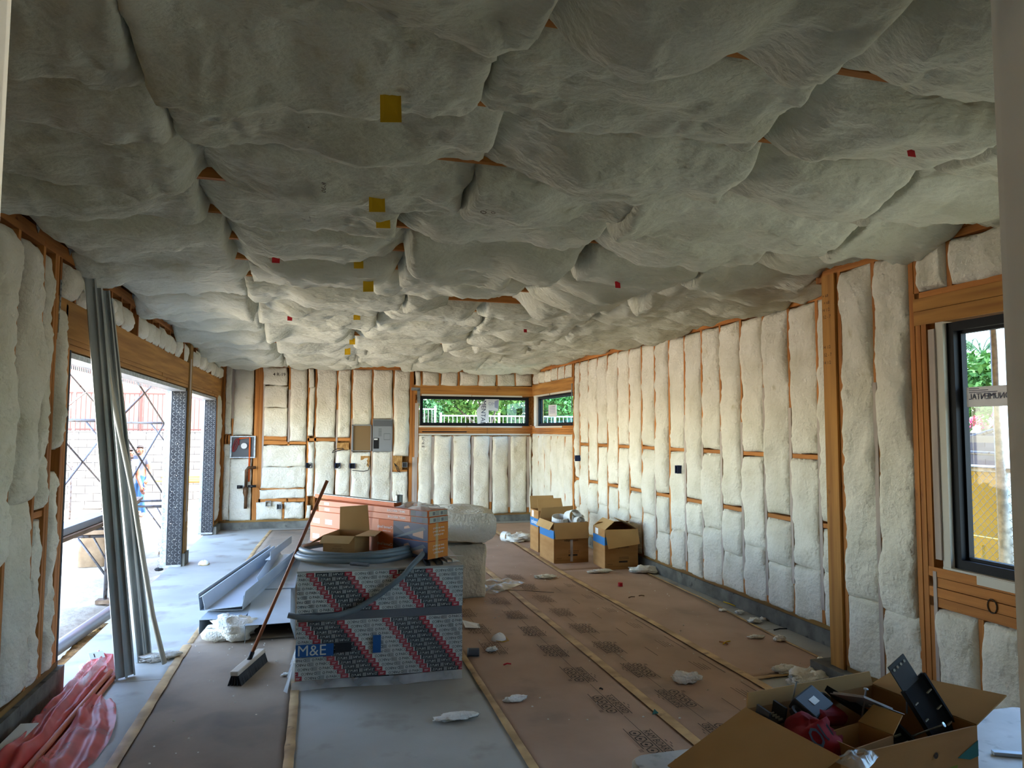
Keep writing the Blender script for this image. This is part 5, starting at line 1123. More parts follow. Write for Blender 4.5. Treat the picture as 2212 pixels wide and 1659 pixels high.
# ================================================================== LEANING STUDS
def cstud(label, a, b, w, d, twist=0., m='steel', lip=.012, grp='metal studs leaning on the header'):
    a, b = np.array(a, float), np.array(b, float); ax = b-a; L_ = float(np.linalg.norm(ax)); T = frame(a, ax, (math.cos(twist), math.sin(twist), .2)); mb = MB(); th = .0016
    for y0, y1, z0, z1 in ((-w/2, w/2, 0, th), (-w/2, -w/2+th, 0, d), (w/2-th, w/2, 0, d), (-w/2, -w/2+lip, d-th, d), (w/2-lip, w/2, d-th, d)): mb.box(0, L_, y0, y1, z0, z1, T=T)
    z = min(np.vstack(mb.v)[:, 2])
    return single(mb, 'metal_stud', m, label, 'metal stud', grp, loc=tuple(a))
mat('steel_y', '#c2c6c4', .36, .25, c2='#a3a9a8', ns=10., stretch=(1, 1, .2))
cstud('foremost galvanised stud of the left leaning pair', (-1.400, 6.085, .01), (-1.675, 5.905, 3.03), .072, .034, -1.2, 'steel_y')
cstud('galvanised stud nested behind the foremost leaning stud', (-1.352, 6.135, .01), (-1.642, 5.955, 2.97), .066, .034, -1.1, 'steel_y')
cstud('third galvanised stud standing on the slab in the leaning bunch', (-1.37, 6.50, .01), (-1.67, 6.225, 3.0), .070, .036, -.7, 'steel_y')
cstud('rear galvanised stud of the leaning bunch', (-1.325, 6.56, .01), (-1.66, 6.29, 2.95), .064, .034, -.6, 'steel_y')
mat('pvc_trim', '#b8b2a2', .5, c2='#a49d8b', ns=2., stretch=(4, 4, .4))
pth = [onz(355, 1441, 0)+np.array((0, 0, .03)), ony(330, 1330, 6.29), ony(308, 1200, 6.26), ony(288, 1070, 6.23), ony(265, 960, 6.20), ony(243, 860, 6.17), ony(226, 775, 6.15), ony(214, 700, 6.13)]
mb = MB(); mb.tube([tuple(p) for p in pth], .031, 14, flat=.6); single(mb, 'trim_pole', 'pvc_trim', 'long pale bowed trim pole leaning at the right of the metal studs', 'pole', smooth=True)
fluff('wisp of white insulation at the foot of the leaning studs', (-1.22, 6.50, .002), .26, .12, .06, .3, 24)
# ================================================================== ORANGE TUBES AND RED PLASTIC
mat('orange_tube', '#c26a45', .5, c2='#b35c38', ns=4.)
for i, (x0, x1, e, z) in enumerate(((-1.60, -1.545, 6.20, 0), (-1.56, -1.50, 6.17, 0), (-1.515, -1.462, 6.14, 0), (-1.47, -1.418, 6.08, 0), (-1.575, -1.52, 6.22, .036), (-1.50, -1.455, 6.12, .036))):
    mb = MB(); r = .019; a = np.array((x0+.02, 4.2, r+z+.001)); b = np.array((x1+.02, e, r+z+.001)); T = frame(a, (1, 0, 0), b-a); L_ = float(np.linalg.norm(b-a)); mb.lathe([(r-.003, 0), (r, 0), (r, L_), (r-.003, L_), (r-.003, 0)], n=14, T=T)
    single(mb, 'orange_tube', 'orange_tube', ['leftmost orange tube on the slab by the left curb', 'second orange tube from the left curb', 'third orange tube from the left curb', 'outermost orange tube away from the left curb', 'orange tube lying upon the left tubes of the bundle', 'orange tube lying upon the outer tubes of the bundle'][i], 'tube', 'bundle of orange tubes', smooth=False)
G = np.zeros((64, 30, 3))
for i in range(64):
    a = i/63; y = 4.25+a*2.1
    for j in range(30):
        b = j/29; wob = .05*vnoise(y*3, 5, 3); x0, x1 = -1.69+.0*a, -1.49+.03*(1-a)
        if a > .97: x1 = -1.56
        x = x0+(x1-x0)*b+wob; G[i, j] = (x, y+.04*vnoise(b*4, y, 6), .088+.035*math.sin(b*math.pi)+.05*fbm(x*10, y*5, 4, 3)+.018*math.sin(b*17+y*3)-.085*max(0, b-.88)/.12-.07*max(0, .1-b)/.1)
G[..., 2] = np.maximum(G[..., 2], .006)
mb = MB(); mb.grid(G[:, ::-1]); single(mb, 'red_plastic', 'red_film', 'red plastic sheet draped over the orange tubes along the curb', 'plastic sheet', smooth=True)
G = np.zeros((40, 22, 3))
for i in range(40):
    a = i/39; y = 4.35+a*1.25
    for j in range(22):
        b = j/21; x = -1.43+.26*b*(.45+.55*math.sin(math.pi*min(1, a*.9+.1)))+.09*(1-a)*.3-.02; G[i, j] = (x+.02*vnoise(y*6, b*3, 2), y+.03*vnoise(b*5, y*3, 9), .055*(1-b)+.012+.055*max(0, fbm(x*9, y*6, 14, 3)+.12)+.012*math.sin(b*14+y*6))
G[..., 2] = np.maximum(G[..., 2], .006)
mb = MB(); mb.grid(G[:, ::-1]); single(mb, 'red_plastic', 'red_film', 'crumpled red plastic spilling off the tubes onto the slab', 'plastic sheet', smooth=True)
crumple('plastic_bag', 'white crumpled plastic with a label at the end of the curb', TR((-1.66, 6.38, .012), rz=.4), .22, .2, .10, 'film_heavy', 33, 'bag')
mb = MB(); T = TR((-1.60, 6.20, .16), rz=.5, rx=.5); mb.box(-.05, .05, -.035, .035, 0, .002, T=T); mb.box(-.02, -.012, -.02, .02, .0021, .0026, 1, T=T); single(mb, 'paper_tag', ['label_white', 'ink'], 'white paper tag on the red plastic by the curb end', 'tag')
mb = MB(); T = TR((-1.64, 4.78, .118), rz=-.12, rx=.12); mb.box(-.05, .05, -.17, .17, 0, .004, T=T); single(mb, 'paper_card', 'label_white', 'white card lying on the red plastic at the lower left', 'card')
# ================================================================== BACK WALL FITTINGS
mat('panel_grey', '#7e8184', .5); mat('panel_dark', '#55585c', .5); mat('blue_box', '#16264a', .6); mat('bronze', '#6e4f35', .5, .5, c2='#4d3826', ns=10.); mat('orange_pex', '#c7581f', .5); mat('wire_red', '#8d2222', .5); mat('brown_back', '#7a6242', .8)
def wallbox(zx0, zx1, zy0, zy1, F=B3): return bbox3(zx0, zx1, zy0, zy1, F)
def zoned(name, label, cat, q, F=B3, d=.0): x0, x1, z0, z1 = wallbox(*q, F); return thing(name, label, cat, ((x0+x1)/2, YB, z0)), x0, x1, z0, z1
t, x0, x1, z0, z1 = zoned('electrical_panel', 'grey electrical panel with closed cover on the back wall', 'electrical panel', (1512, 1690, 645, 935))
bx('box', t, x0-(x0+x1)/2, x1-(x0+x1)/2, -.035, .0, 0, z1-z0, 'panel_grey'); w = (x1-x0)/2; h = z1-z0
bx('cover', t, -w+.012, w-.012, -.045, -.0355, .015, h-.015, 'panel_grey'); bx('top_band', t, -w+.012, w-.012, -.047, -.0455, h*.78, h-.02, 'panel_dark')
bx('label', t, -w+.02, -w+.13, -.0475, -.0455, .06, h*.42, 'black'); bx('label', t, -w+.03, -w+.10, -.049, -.0477, h*.36, h*.40, 'label_white')
for k in range(7): bx('breaker_slot', t, -w*.42, -w*.1, -.0475, -.0455, h*(.48+.035*k), h*(.495+.035*k), 'panel_dark')
bx('door', t, w*.12, w*.78, -.0485, -.0455, h*.36, h*.56, 'panel_dark'); bx('door_face', t, w*.15, w*.75, -.0495, -.0486, h*.375, h*.545, 'panel_grey')
t, x0, x1, z0, z1 = zoned('electrical_panel', 'open shallow metal box with brown backing left of the grey panel', 'electrical box', (1324, 1502, 695, 932))
w = (x1-x0)/2; h = z1-z0; bx('backing', t, -w+.03, w-.015, -.02, .0, .01, h-.02, 'brown_back')
for a in ((-w, -w+.03, 0, h), (w-.015, w, 0, h), (-w, w, 0, .012), (-w, w, h-.02, h)): bx('frame', t, a[0], a[1], -.05, .0, a[2], a[3], 'panel_grey')
t, x0, x1, z0, z1 = zoned('manifold_box', 'recessed metal box with red wires and orange pipe at the left of the back wall', 'box', (240, 465, 795, 992))
w = (x1-x0)/2; h = z1-z0; bx('backing', t, -w+.02, w-.02, -.02, -.005, .02, h-.02, 'panel_dark')
for a in ((-w, -w+.025, 0, h), (w-.025, w, 0, h), (-w, w, 0, .02), (-w, w, h-.02, h)): bx('frame', t, a[0], a[1], -.06, -.005, a[2], a[3], 'galv_bright')
mb = MB(); mb.tube([(x0+w*1.55, YB-.045, z0-.45), (x0+w*1.55, YB-.045, z1-.03), (x0+w*.7, YB-.045, z1-.05)], .018, 10); mb.build('orange_pipe', 'orange_pex', t, smooth=True)
mb = MB(); mb.lathe([(.001, .03), (.055, .03), (.055, 0), (.001, 0)], n=20, T=frame((x0+w*1.1, YB-.05, z0+h*.55), (1, 0, 0), (0, -1, 0))); mb.build('dial', 'label_white', t)
mb = MB(); mb.tube([(x0+w*(.45+.25*math.cos(q)), YB-.04, z0+h*(.58+.3*math.sin(q*1.2))) for q in np.linspace(0, 12, 40)], .006, 6); mb.build('wire_loop', 'wire_red', t, smooth=True)
t = thing('valve', 'bronze pipe valve with black handles in front of the back wall batts', 'valve', (-1.28, YB-.08, .38))
mb = MB(); mb.tube([(-1.12, YB-.05, 1.17), (-1.25, YB-.09, 1.17), (-1.285, YB-.10, 1.12), (-1.285, YB-.10, .80)], .026, 12); mb.build('upper_pipe', 'bronze', t, smooth=True)
mb = MB(); mb.tube([(-1.285, YB-.10, .80), (-1.285, YB-.10, .70), (-1.28, YB-.10, .62), (-1.28, YB-.10, .40)], [.045, .05, .028, .03], 12); mb.build('lower_pipe', 'bronze', t, smooth=True)
mb = MB(); mb.tube([(-1.44, YB-.12, .81), (-1.34, YB-.11, .81)], [.035, .03], 10); mb.build('handle', 'black', t, smooth=True); mb = MB(); mb.tube([(-1.24, YB-.11, .82), (-1.10, YB-.11, .82)], .024, 10); mb.build('handle', 'black', t, smooth=True)
for zx, zy, m, lb in ((943, 1058, 'blue_box', 'leftmost dark blue outlet box on the back wall'), (1199, 1060, 'blue_box', 'middle dark blue outlet box on the back wall'), (1330, 1062, 'blue_box', 'dark blue outlet box below the open metal box'), (1798, 1052, 'galv', 'square metal junction box near the back wall post'), (580, 1398, 'galv', 'empty square metal bracket low on the back wall'), (680, 1425, 'galv', 'small metal outlet box low on the back wall')):
    x, z = B3(zx, zy); t = thing('outlet_box', lb, 'outlet box', (x, YB-.07, z-.05), 'outlet boxes on the back wall')
    s = .05
    for a in ((-s, -s+.008, 0, .1), (s-.008, s, 0, .1), (-s, s, 0, .008), (-s, s, .092, .1)): bx('frame', t, a[0], a[1], -.03, .05, a[2], a[3], m)
    if zx != 580: bx('back', t, -s+.008, s-.008, .03, .05, .008, .092, 'black' if m == 'blue_box' else 'panel_dark')
for Y_, Z_, lb in ((float(onx(1474, 1050, XR)[1]), 1.37, 'dark blue outlet box between batts of the right wall'), (float(onx(1253, 1017, XR)[1]), 1.37, 'far dark blue outlet box on the right wall')):
    t = thing('outlet_box', lb, 'outlet box', (XR-.05, Y_, Z_), 'outlet boxes on the right wall')
    for a in ((-.03, -.024, 0, .1), (.024, .03, 0, .1), (-.03, .03, 0, .007), (-.03, .03, .093, .1)): bx('frame', t, -.035, .05, a[0], a[1], a[2], a[3], 'blue_box')
    bx('back', t, .04, .05, -.024, .024, .007, .093, 'black')
def cable(label, pts, r=.007, m='black'): mb = MB(); mb.tube(pts, r, 7); return single(mb, 'cable', m, label, 'cable', smooth=True)
bp = lambda zx, zy, d=.06: (B3(zx, zy)[0], YB-d, B3(zx, zy)[1])
cable('black cable looping out of the backing board left of the metal box', [bp(1250, 905), bp(1200, 905, .14), bp(1160, 925, .18), bp(1150, 942, .16), bp(1190, 930, .12), bp(1255, 912, .06)])
cable('black cable hanging from the middle backing board', [bp(1462, 1045), bp(1482, 1065, .1), bp(1470, 1100, .1), bp(1430, 1110, .08), bp(1330, 1102, .06)])
for k in range(3): cable(['dark wire hanging from the right backing board, left strand', 'dark wire hanging from the right backing board, middle strand', 'dark wire hanging from the right backing board, right strand'][k], [bp(1705, 1040), bp(1715+10*k, 1070, .12), bp(1735+10*k, 1112+4*k, .1)], .006)
# ================================================================== CEILING TAGS
mat('yellow_tag', '#c9a012', .6); mat('red_tag', '#b31a24', .6)
bpy.context.view_layer.update(); _dg = bpy.context.evaluated_depsgraph_get()
def hit(u, v):                                                # where a photo pixel's ray meets what is built so far
    d = Vector(ray(u, v)).normalized(); ok, loc, nor, *_ = scene.ray_cast(_dg, Vector(CC)+d*1.0, d)
    return np.array(loc), np.array(nor), np.array(d)
tl = ['largest yellow tag hanging from the nearest ceiling joist', 'second nearest yellow tag under the ceiling batts', 'third yellow tag, peeking out below a joist', 'fourth yellow tag from the front, mostly hidden by a batt', 'square yellow tag hanging mid ceiling', 'small yellow tag past the middle of the ceiling', 'tiny yellow tag near the far joists', 'farthest yellow tag close to the back wall']
for (u, v, w, h), lb in zip(((845, 240, 45, 50), (815, 445, 34, 26), (828, 487, 30, 12), (775, 575, 20, 10), (796, 620, 22, 20), (771, 686, 14, 10), (761, 740, 12, 8), (751, 760, 12, 12)), tl):
    p, nr, dr = hit(u, v-h*.5); p = p-dr*.025; dd = float((p-CC) @ CFW); ww, hh = w*dd/CF/2, max(h*dd/CF, .03); p = p-np.array((0, 0, hh*.5)); mb = MB()
    mb.plate([(p[0]-ww, p[1], p[2]-hh*.55), (p[0]+ww*1.0, p[1]-.01, p[2]-hh*.50), (p[0]+ww*.95, p[1]+.01, p[2]+hh*.6+.03), (p[0]-ww*1.05, p[1]+.01, p[2]+hh*.6+.03)], .002)
    single(mb, 'yellow_tag', 'yellow_tag', lb, 'tag', 'yellow tags hanging from the ceiling')
rl = ['left red tag under the ceiling nearest the camera', 'small left red tag farther down the ceiling', 'right red tag below the middle ceiling batts', 'small right red tag far down the ceiling', 'red tag glimpsed between the near right ceiling batts']
for (u, v, w, h), lb in zip(((596, 563, 16, 10), (626, 690, 10, 5), (1335, 618, 12, 8), (1135, 715, 7, 6), (1970, 330, 20, 8)), rl):
    p, nr, dr = hit(u, v-h*.5); p = p-dr*.025; dd = float((p-CC) @ CFW); ww, hh = w*dd/CF/2, max(h*dd/CF, .025); p = p-np.array((0, 0, hh*.5)); mb = MB()
    mb.plate([(p[0]-ww, p[1], p[2]-hh*.5), (p[0]+ww, p[1], p[2]-hh*.5), (p[0]+ww, p[1]+.01, p[2]+hh*.5+.03), (p[0]-ww, p[1]+.01, p[2]+hh*.5+.03)], .002); single(mb, 'red_tag', 'red_tag', lb, 'tag', 'red tags hanging from the ceiling')
for u, v, sz in ((678, 150, .05), (676, 290, .05), (680, 400, .045), (545, 423, .04), (1048, 450, .05), (655, 470, .035), (300, 480, .035), (665, 600, .03), (690, 705, .03)):   # stamps on the batts
    p, nr, dr = hit(u, v); X = np.cross((0, 1., 0), nr); T = frame(p+nr*.006, (nr[2]*0, 1, -nr[1]/(nr[2]-1e-6)), nr) if abs(nr[2]) > .2 else frame(p+nr*.006, (1, 0, 0), nr)
    mb = MB(); put_text(mb, 'R-30', sz, T); put_text(mb, 'R-30', sz*.7, T @ TR((0, -sz, 0))); mb.build('printed_stamp', 'ink_faint', ceiling)
mb = MB(); p = onz(1575, 250, 3.17); mb.lathe([(.03, 0), (.035, .0), (.035, .09), (.03, .09), (.03, 0)], n=16, T=frame(p-np.array((.04, 0, 0)), (0, 0, 1), (1, .2, .2))); single(mb, 'blue_fitting', 'blue_print', 'blue pipe end showing between near ceiling batts', 'pipe')
# ================================================================== FOLDING TABLE AND BOX OF PARTS
mat('table_top', '#c3c3bd', .45, c2='#aeaea8', ns=5., c3='#7d7d78', ns3=14., lo3=.6, hi3=.76, detail=8.); mat('marker', '#55505a', .7); mat('table_leg', '#6c6f72', .5, .5)
TB_ = thing('folding_table', 'white plastic folding table with scribbles at the lower right', 'table', (2.0, 2.02, 0))
def rrect(x0, x1, y0, y1, r, n=8):
    P = []
    for cx, cy, a0 in ((x1-r, y1-r, 0), (x0+r, y1-r, 90), (x0+r, y0+r, 180), (x1-r, y0+r, 270)):
        for k in range(n+1): a = math.radians(a0+90*k/n); P.append((cx+r*math.cos(a), cy+r*math.sin(a)))
    return P
P_ = rrect(1.09, 2.92, 1.64, 2.405, .07); k = len(P_); Pi = rrect(1.10, 2.91, 1.65, 2.395, .06)
mb = MB(); mb.add([(x, y, .70) for x, y in P_]+[(x, y, .732) for x, y in P_]+[(x, y, .74) for x, y in Pi], [tuple(range(k-1, -1, -1))]+[(i, (i+1) % k, (i+1) % k+k, i+k) for i in range(k)]+[(i+k, (i+1) % k+k, (i+1) % k+2*k, i+2*k) for i in range(k)]+[tuple(range(2*k, 3*k))]); mb.build('table_top', 'table_top', TB_)
for x in (1.35, 2.66):
    for y in (1.76, 2.28): mb = MB(); mb.tube([(x, y, .70), (x, y, .02)], .014, 10); mb.build('leg', 'table_leg', TB_, smooth=True)
    mb = MB(); mb.tube([(x, 1.74, .02), (x, 2.30, .02)], .016, 10); mb.build('foot', 'table_leg', TB_, smooth=True)
mb = MB()
for s_, (ox, oy) in enumerate(((1.22, 2.28), (1.28, 2.18), (1.40, 2.30))):
    q = np.linspace(0, 1, 30); mb.tube([(ox+.12*a+.02*math.sin(a*15+s_), oy+.05*math.sin(a*9+s_*2), .7412) for a in q], .0028, 4)
mb.build('scribble', 'marker', TB_)
mat('parts_green', '#7c8426', .7); mat('teal', '#2b6660', .7); mat('red_cloth', '#8d1620', .85, c2='#6d1018', ns=6.); mat('grey_plastic', '#303133', .6); mat('clear_grey', '#9a9590', .3)
bw, bdp, bh = .60, .40, .205
PB_, PT, oP = open_box('parts_box', 'worn cardboard box full of black parts on the folding table', (1.50, 1.80, .742), (1, .13), 0, bw, bdp, bh, [('left', .34, 1.95, .05), ('right', .14, 1.2, .3), ('back', .05, .1)])
def pf(nm, pts, m, e=.0015): mb = MB(); mb.add(xf(PT, [(a, -e, b) for a, b in pts]), [tuple(range(len(pts)))]); mb.build(nm, m, oP['front'])
pf('green_print', [(.12, .0), (.47, .0), (.50, .10), (.30, .085), (.12, .06)], 'parts_green'); pf('teal_print', [(.50, .12), (.60, .16), (.60, .11), (.56, .105)], 'teal')
mb = MB(); put_text(mb, 'elite', .075, PT @ frame((.535, -.002, .055), (1, 0, 0), (0, -1, 0)), bold=.006); mb.lathe([(.001, 0), (.010, 0)], n=14, T=PT @ frame((.40, -.0025, .145), (1, 0, 0), (0, -1, 0)))
mb.build('lettering', 'ink', oP['front'])
def inbox(x, y, z, rz=0., rx=0., ry=0.): return PT @ TR((x, y, z), rz, rx, ry)
mat('rag_dark', '#1b1417', .9)
def bag(): 
    G = np.zeros((24, 22, 3))
    for i in range(24):
        for j in range(22):
            a, b = i/23*math.pi, j/21*2*math.pi; d = np.array((math.sin(a)*math.cos(b), math.sin(a)*math.sin(b), math.cos(a))); r = 1+.45*fbm(d[0]*2.4+3, d[1]*2.4+d[2]*2, 6, 4); G[i, j] = d*np.array((.115, .10, .085))*r
    G[:, -1] = G[:, 0]; mb = MB(); mb.grid(xf(inbox(.085, .20, .15, .3), G.reshape(-1, 3)).reshape(G.shape)); return mb
t = thing('cloth_bag', 'red cloth bag with black lettering in the parts box', 'bag', tuple(inbox(.085, .20, .06) @ Vector((0, 0, 0))))
bag().build('body', 'red_cloth', t, smooth=True)
mb = MB(); put_text(mb, 'OU', .085, inbox(.05, .115, .215, .3, .85), bold=.01); mb.box(-.05, .03, -.008, .008, 0, .001, T=inbox(.06, .085, .165, .3, 1.1)); mb.build('lettering', 'rag_dark', t)
mb = MB(); T = inbox(.27, .30, .19, .2, .3, .2); mb.box(-.10, .06, -.05, .05, -.03, .02, T=T); single(mb, 'cloth_piece', 'red_cloth', 'red cloth corner behind the clear tray in the parts box', 'cloth', bevel=.02)
t = thing('small_box', 'small open brown carton inside the parts box', 'box', tuple(inbox(.19, .09, .055) @ Vector((0, 0, 0))))
T = inbox(.10, .035, .055, .12)
for a in ((0, .19, 0, .004, 0, .145), (0, .19, .116, .12, 0, .145), (0, .004, 0, .12, 0, .145), (.186, .19, 0, .12, 0, .145), (0, .19, 0, .12, 0, .004)): mb = MB(); mb.box(*a, T=T); mb.build('panel', 'cardboard', t)
mb = MB(); mb.plate([tuple(p) for p in xf(T, [(.19, 0, .145), (.19, .12, .145), (.26, .11, .19), (.26, .01, .19)])], .004); mb.build('flap', 'cardboard_in', t)
def tray(label, T, w, d, h, m='black_matte'):
    t = thing('black_tray', label, 'plastic part', tuple(T @ Vector((0, 0, 0))), 'black plastic parts in the box')
    mb = MB(); mb.box(-w/2, w/2, -d/2, d/2, 0, .006, T=T); mb.build('plate', m, t)
    for s in (-1, 1): mb = MB(); mb.box(s*w/2-.004, s*w/2+.004, -d/2, d/2, 0, h, T=T); mb.build('rib', m, t)
    for s in (-1, 1):
        for k_ in range(4): mb = MB(); mb.box(s*w*.36-.012, s*w*.36+.012, -d*.38+d*.22*k_, -d*.38+d*.22*k_+.004, .006, .012, T=T); mb.build('slot', 'label_grey', t)
    return t
T = inbox(.53, .10, .20, .1, 1.2, -.38)
tray('tall black bracket plate standing up at the right of the parts box', T, .115, .26, .02)
mb = MB(); T2 = T @ TR((-.012, .175, .004)); mb.box(-.045, .045, -.05, .04, 0, .005, T=T2)
for k_ in range(4): mb.lathe([(.001, 0), (.005, 0), (.005, .001), (.001, .001)], n=8, m=1, T=T2 @ TR((-.03+.02*k_, .022, .0055)))
single(mb, 'hole_plate', ['grey_plastic', 'label_grey'], 'grey plate with screw holes behind the tall black bracket', 'plate')
tray('black slotted tray lying under the clear sleeve', inbox(.40, .27, .17, .5, .35, .5), .14, .24, .02)
tray('black plastic tray sunk at the middle of the parts box', inbox(.36, .15, .12, -.3, .3, -.3), .16, .16, .03)
tray('dark plastic clip at the left edge of the parts box', inbox(.05, .34, .18, .1, .2, .0), .08, .055, .05, 'grey_plastic')
t = thing('grey_module', 'grey plastic module with a white label at the back of the parts box', 'module', tuple(inbox(.20, .32, .2) @ Vector((0, 0, 0))))
T = inbox(.20, .32, .20, .35, .55, -.1); mb = MB(); mb.box(-.07, .07, -.045, .045, 0, .045, T=T); mb.build('case', 'grey_plastic', t, bevel=.006)
mb = MB(); mb.box(-.02, .02, -.012, .012, .0455, .0465, T=T); mb.build('label', 'label_white', t)
for s in (-1, 1): mb = MB(); mb.lathe([(.012, 0), (.022, 0), (.022, .02), (.012, .02), (.012, 0)], n=14, T=T @ TR((.085*s, -.01*s, .01))); mb.build('ear', 'grey_plastic', t)
T = inbox(.36, .22, .235, .3, -.15, .40); mb = MB(); mb.box(-.14, .10, -.05, .05, 0, .006, T=T); mb.box(-.15, .105, -.056, .056, -.003, -.0005, T=T); single(mb, 'clear_sleeve', 'clear_grey', 'greyish clear plastic sleeve lying across the parts box', 'sleeve', bevel=.003)
T = inbox(.41, .185, .218, .3, -.1, .38); mb = MB(); mb.box(-.05, .07, -.035, .035, 0, .002, T=T); single(mb, 'paper_slip', 'label_white', 'white paper slip on top of the clear sleeve', 'paper')
for i, (x, y, z, rx, ry, L_) in enumerate(((.31, .20, .17, .15, .05, .13), (.15, .35, .19, -.1, .4, .10), (.555, .22, .17, 0, .05, .10), (.42, .10, .16, .9, .4, .12))):
    mb = MB(); T = inbox(x, y, z, 0, rx, ry); mb.lathe([(.001, 0), (.003, .003), (.003, L_), (.008, L_), (.008, L_+.003), (.001, L_+.004)], n=8, T=T); single(mb, 'nail', 'steel', ['upright shiny nail beside the small carton', 'nail sticking up near the grey module', 'nail standing at the right end of the parts box', 'slanting nail between the black trays'][i], 'nail', 'long nails in the parts box')
crumple('plastic_wrap_scrap', 'torn clear plastic at the front corner of the parts box', inbox(.05, .0, .19, .3), .14, .08, .03, 'film_heavy', 51, 'plastic scrap')
mb = MB(); T = TR((2.52, 2.0, .742), rz=-.45); mb.box(-.16, .16, -.012, .012, 0, .012, T=T); single(mb, 'metal_strip', 'flashing', 'thin metal strip lying on the table right of the parts box', 'strip')
mb = MB(); T = TR((1.42, 2.36, .742), rz=.5); G = 0; mb.plate([tuple(p) for p in xf(T, [(-.05, -.01, .002), (.05, -.01, .002), (.02, .03, .03), (-.02, .03, .02)])], .003); single(mb, 'paper_scrap', 'label_white', 'white scrap on the table edge beside the box flap', 'scrap')
# ================================================================== DEBRIS ON THE FLOOR
def clump(label, u, v, w, d, h, rz=0., seed=1, m='batt'): p = onz(u, v, 0.); return fluff(label, (float(p[0]), float(p[1]), .010), w, d, h, rz, seed)
clump('rolled white insulation scrap on the paper between the seams', 1482, 1476, .17, .09, .07, -.3, 61)
clump('large torn insulation scrap beside the near curb', 1748, 1478, .34, .2, .10, .2, 62); clump('small insulation tuft behind the large torn scrap', 1770, 1452, .16, .1, .09, .6, 68)
clump('flat insulation scrap left of the near curb', 1693, 1455, .17, .08, .05, -.1, 63); clump('small insulation scrap on the bare slab before the stack', 982, 1556, .2, .09, .03, .1, 64)
clump('insulation wisp at the left seam of the printed paper', 1112, 1516, .13, .06, .03, .1, 65); clump('insulation tuft beside the torn cardboard box', 1392, 1238, .34, .16, .08, -.2, 66)
clump('white insulation tuft beyond the bale on the floor paper', 1120, 1170, .4, .3, .14, .2, 67); clump('insulation tuft near the farther tape seam', 1180, 1250, .22, .12, .04, .0, 69)
clump('pale insulation wisp in front of the fittings box', 1297, 1238, .26, .09, .04, .1, 70); clump('tiny insulation tuft on the right floor paper', 1685, 1387, .09, .06, .05, 0, 71); clump('little insulation shred on the right floor paper', 1635, 1381, .12, .04, .03, -.2, 72)
lab = iter(['crumb of insulation near the right curb, farthest of four', 'crumb of insulation near the right curb, second of four', 'crumb of insulation near the right curb, third of four', 'crumb of insulation near the right curb, nearest of four', 'white crumb beside the drywall stack corner', 'white crumb left of the drywall stack foot'])
for u, v, s in ((1562, 1322, .05), (1598, 1327, .06), (1632, 1346, .08), (1648, 1341, .05), (1063, 1408, .06), (618, 1462, .04)): clump(next(lab), u, v, s*1.4, s, s*.5, 0, int(u))
def mask(label, u, v, rz): 
    p = onz(u, v, 0); t = thing('dust_mask', label, 'mask', (float(p[0]), float(p[1]), .006)); T = TR((float(p[0]), float(p[1]), .006), rz); G = np.zeros((10, 21, 3))
    for i in range(10):
        for j in range(21): a = i/9*math.pi/2; b = j/20*2*math.pi; G[i, j] = (.075*math.sin(a)*math.cos(b), .06*math.sin(a)*math.sin(b), .055*math.cos(a)*(1+.12*math.cos(b*2)))
    mb = MB(); mb.grid(xf(T, G.reshape(-1, 3)).reshape(G.shape)); mb.build('cup', 'label_white', t, smooth=True)
    mb = MB(); mb.tube([tuple(q) for q in xf(T, [(-.07, -.03, .01), (-.03, -.09, .004), (.03, -.095, .004), (.07, -.03, .01)])], .003, 6); mb.build('strap', 'yellow_tag', t, smooth=True)
mask('white dust mask on the slab near the opening post', 440, 1220, .3); mask('white dust mask on the floor paper right of the drywall stack', 1077, 1383, .6)
p = onz(1022, 1418, 0); t = thing('spray_can', 'printed metal can lying on its side by the drywall stack', 'can', (float(p[0]), float(p[1]), .034)); T = frame((float(p[0])-.05, float(p[1]), .040), (0, 0, 1), (1, -.25, 0))
mb = MB(); mb.lathe([(.001, 0), (.032, 0), (.033, .006), (.033, .094), (.032, .10), (.001, .10)], n=20, T=T); mb.build('body', 'panel_dark', t); mb = MB(); mb.lathe([(.0335, .0), (.035, .002), (.035, .006), (.0335, .008)], n=20, T=T); mb.build('rim', 'steel', t)
mb = MB(); put_text(mb, 'G', .045, T @ frame((0, -.0345, .05), (0, 0, 1), (0, -1, 0)), bold=.01); mb.build('lettering', 'label_white', t)
mb = MB(); p = onz(1022, 1357, 0); mb.plate([(p[0]-.09, p[1]-.06, .03), (p[0]+.06, p[1]-.05, .012), (p[0]+.08, p[1]+.1, .012), (p[0]-.09, p[1]+.09, .06)], .003); single(mb, 'paper_scrap', 'label_white', 'torn white paper leaning at the right foot of the drywall stack', 'paper')
mb = MB(); p = onz(1340, 1268, 0); mb.lathe([(.001, 0), (.03, 0), (.028, .04), (.001, .042)], (float(p[0]), float(p[1]), .012), 12); single(mb, 'plastic_plug', 'red_tag', 'small red cap on the right floor paper', 'cap')
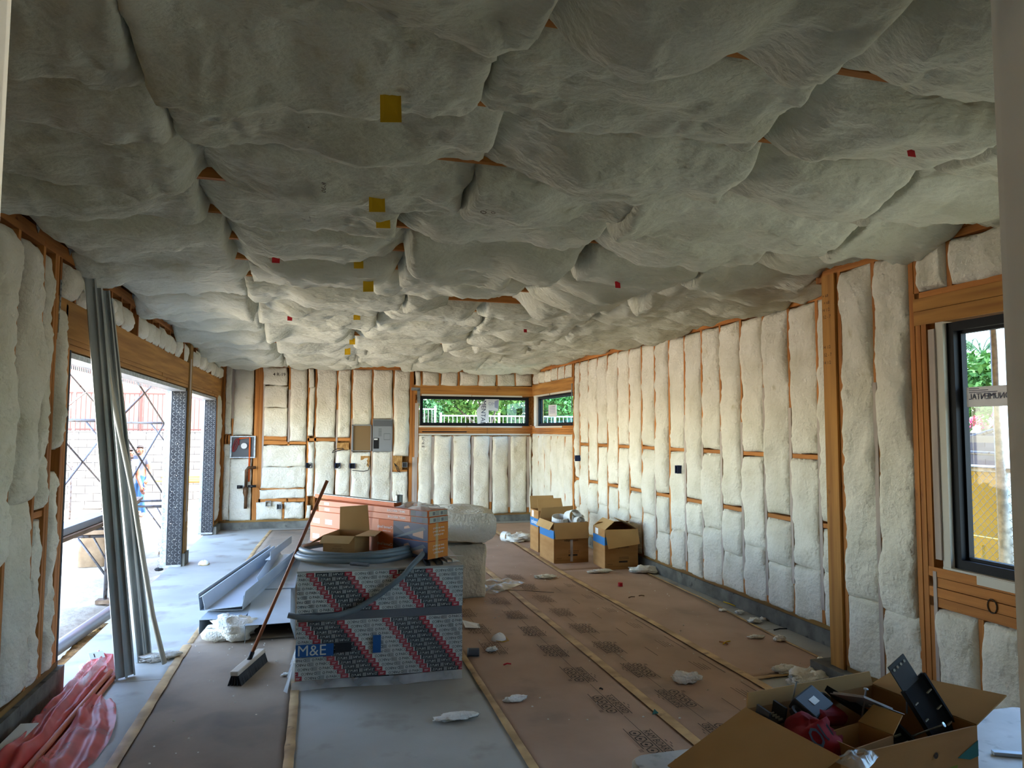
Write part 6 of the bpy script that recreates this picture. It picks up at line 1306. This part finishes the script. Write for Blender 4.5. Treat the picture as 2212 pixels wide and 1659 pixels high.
for i, (u, v, u2, v2, m, lb) in enumerate(((1358, 1291, 1371, 1289, 'bronze', 'dark scrap left of the twin scraps on the floor paper'), (1380, 1287, 1392, 1287, 'bronze', 'dark scrap right of the twin scraps on the floor paper'), (1060, 1273, 1197, 1280, 'black', 'thin black wire lying across the floor paper'), (1554, 1386, 1572, 1391, 'wood_x', 'left of the crossed wood splinters on the paper'), (1562, 1391, 1577, 1385, 'yellow_tag', 'yellow splinter crossing the wood splinter on the paper'), (1563, 1300, 1588, 1309, 'yellow_tag', 'yellow cable end against the right curb'), (1672, 1361, 1700, 1358, 'black_matte', 'dark rod against the right curb'), (1088, 1436, 1104, 1434, 'red_tag', 'small red splinter on the paper beside the stack'), (1295, 1488, 1302, 1489, 'black', 'small black bit beside the near tape seam'))):
    a, b = onz(u, v, .016), onz(u2, v2, .016); mb = MB(); mb.tube([a, (a+b)/2+np.array((0, .01, .004)), b], .006 if i != 2 else .003, 6); single(mb, 'floor_scrap', m, lb, 'scrap', smooth=True)
mb = MB(); p = onz(1415, 1540, .015); mb.plate([(p[0]-.03, p[1]-.02, .018), (p[0]+.02, p[1]-.01, .018), (p[0]+.01, p[1]+.03, .03)], .004); single(mb, 'green_scrap', 'teal', 'green plastic bit on the near tape seam', 'scrap')
a, b = onz(496, 1144, 0), onz(573, 1141, 0); mb = MB(); mb.tube([a+np.array((0, 0, .02)), b+np.array((0, 0, .02))], .018, 10); single(mb, 'metal_rod', 'galv_bright', 'bright metal rod lying along the foot of the back wall', 'rod', smooth=True)
rs = np.random.RandomState(4); mb = MB()
for i in range(110):
    x, y = rs.uniform(1.25, 4.1), 4.2+rs.rand()**1.4*9; s = rs.uniform(.004, .010); mb.lathe([(.001, 0), (s, .002), (s*.7, s*.7), (.001, s*.8)], (x, y, .012), 5)
for i in range(60):
    x, y = rs.uniform(-1.0, -.15), 4.2+rs.rand()*5; s = rs.uniform(.004, .010); mb.lathe([(.001, 0), (s, .002), (s*.7, s*.7), (.001, s*.8)], (x, y, .012), 5)
o = mb.build('floor_crumbs', 'batt'); tag(o, 'tiny pale crumbs of insulation strewn over the floor paper', 'crumbs', kind='stuff')
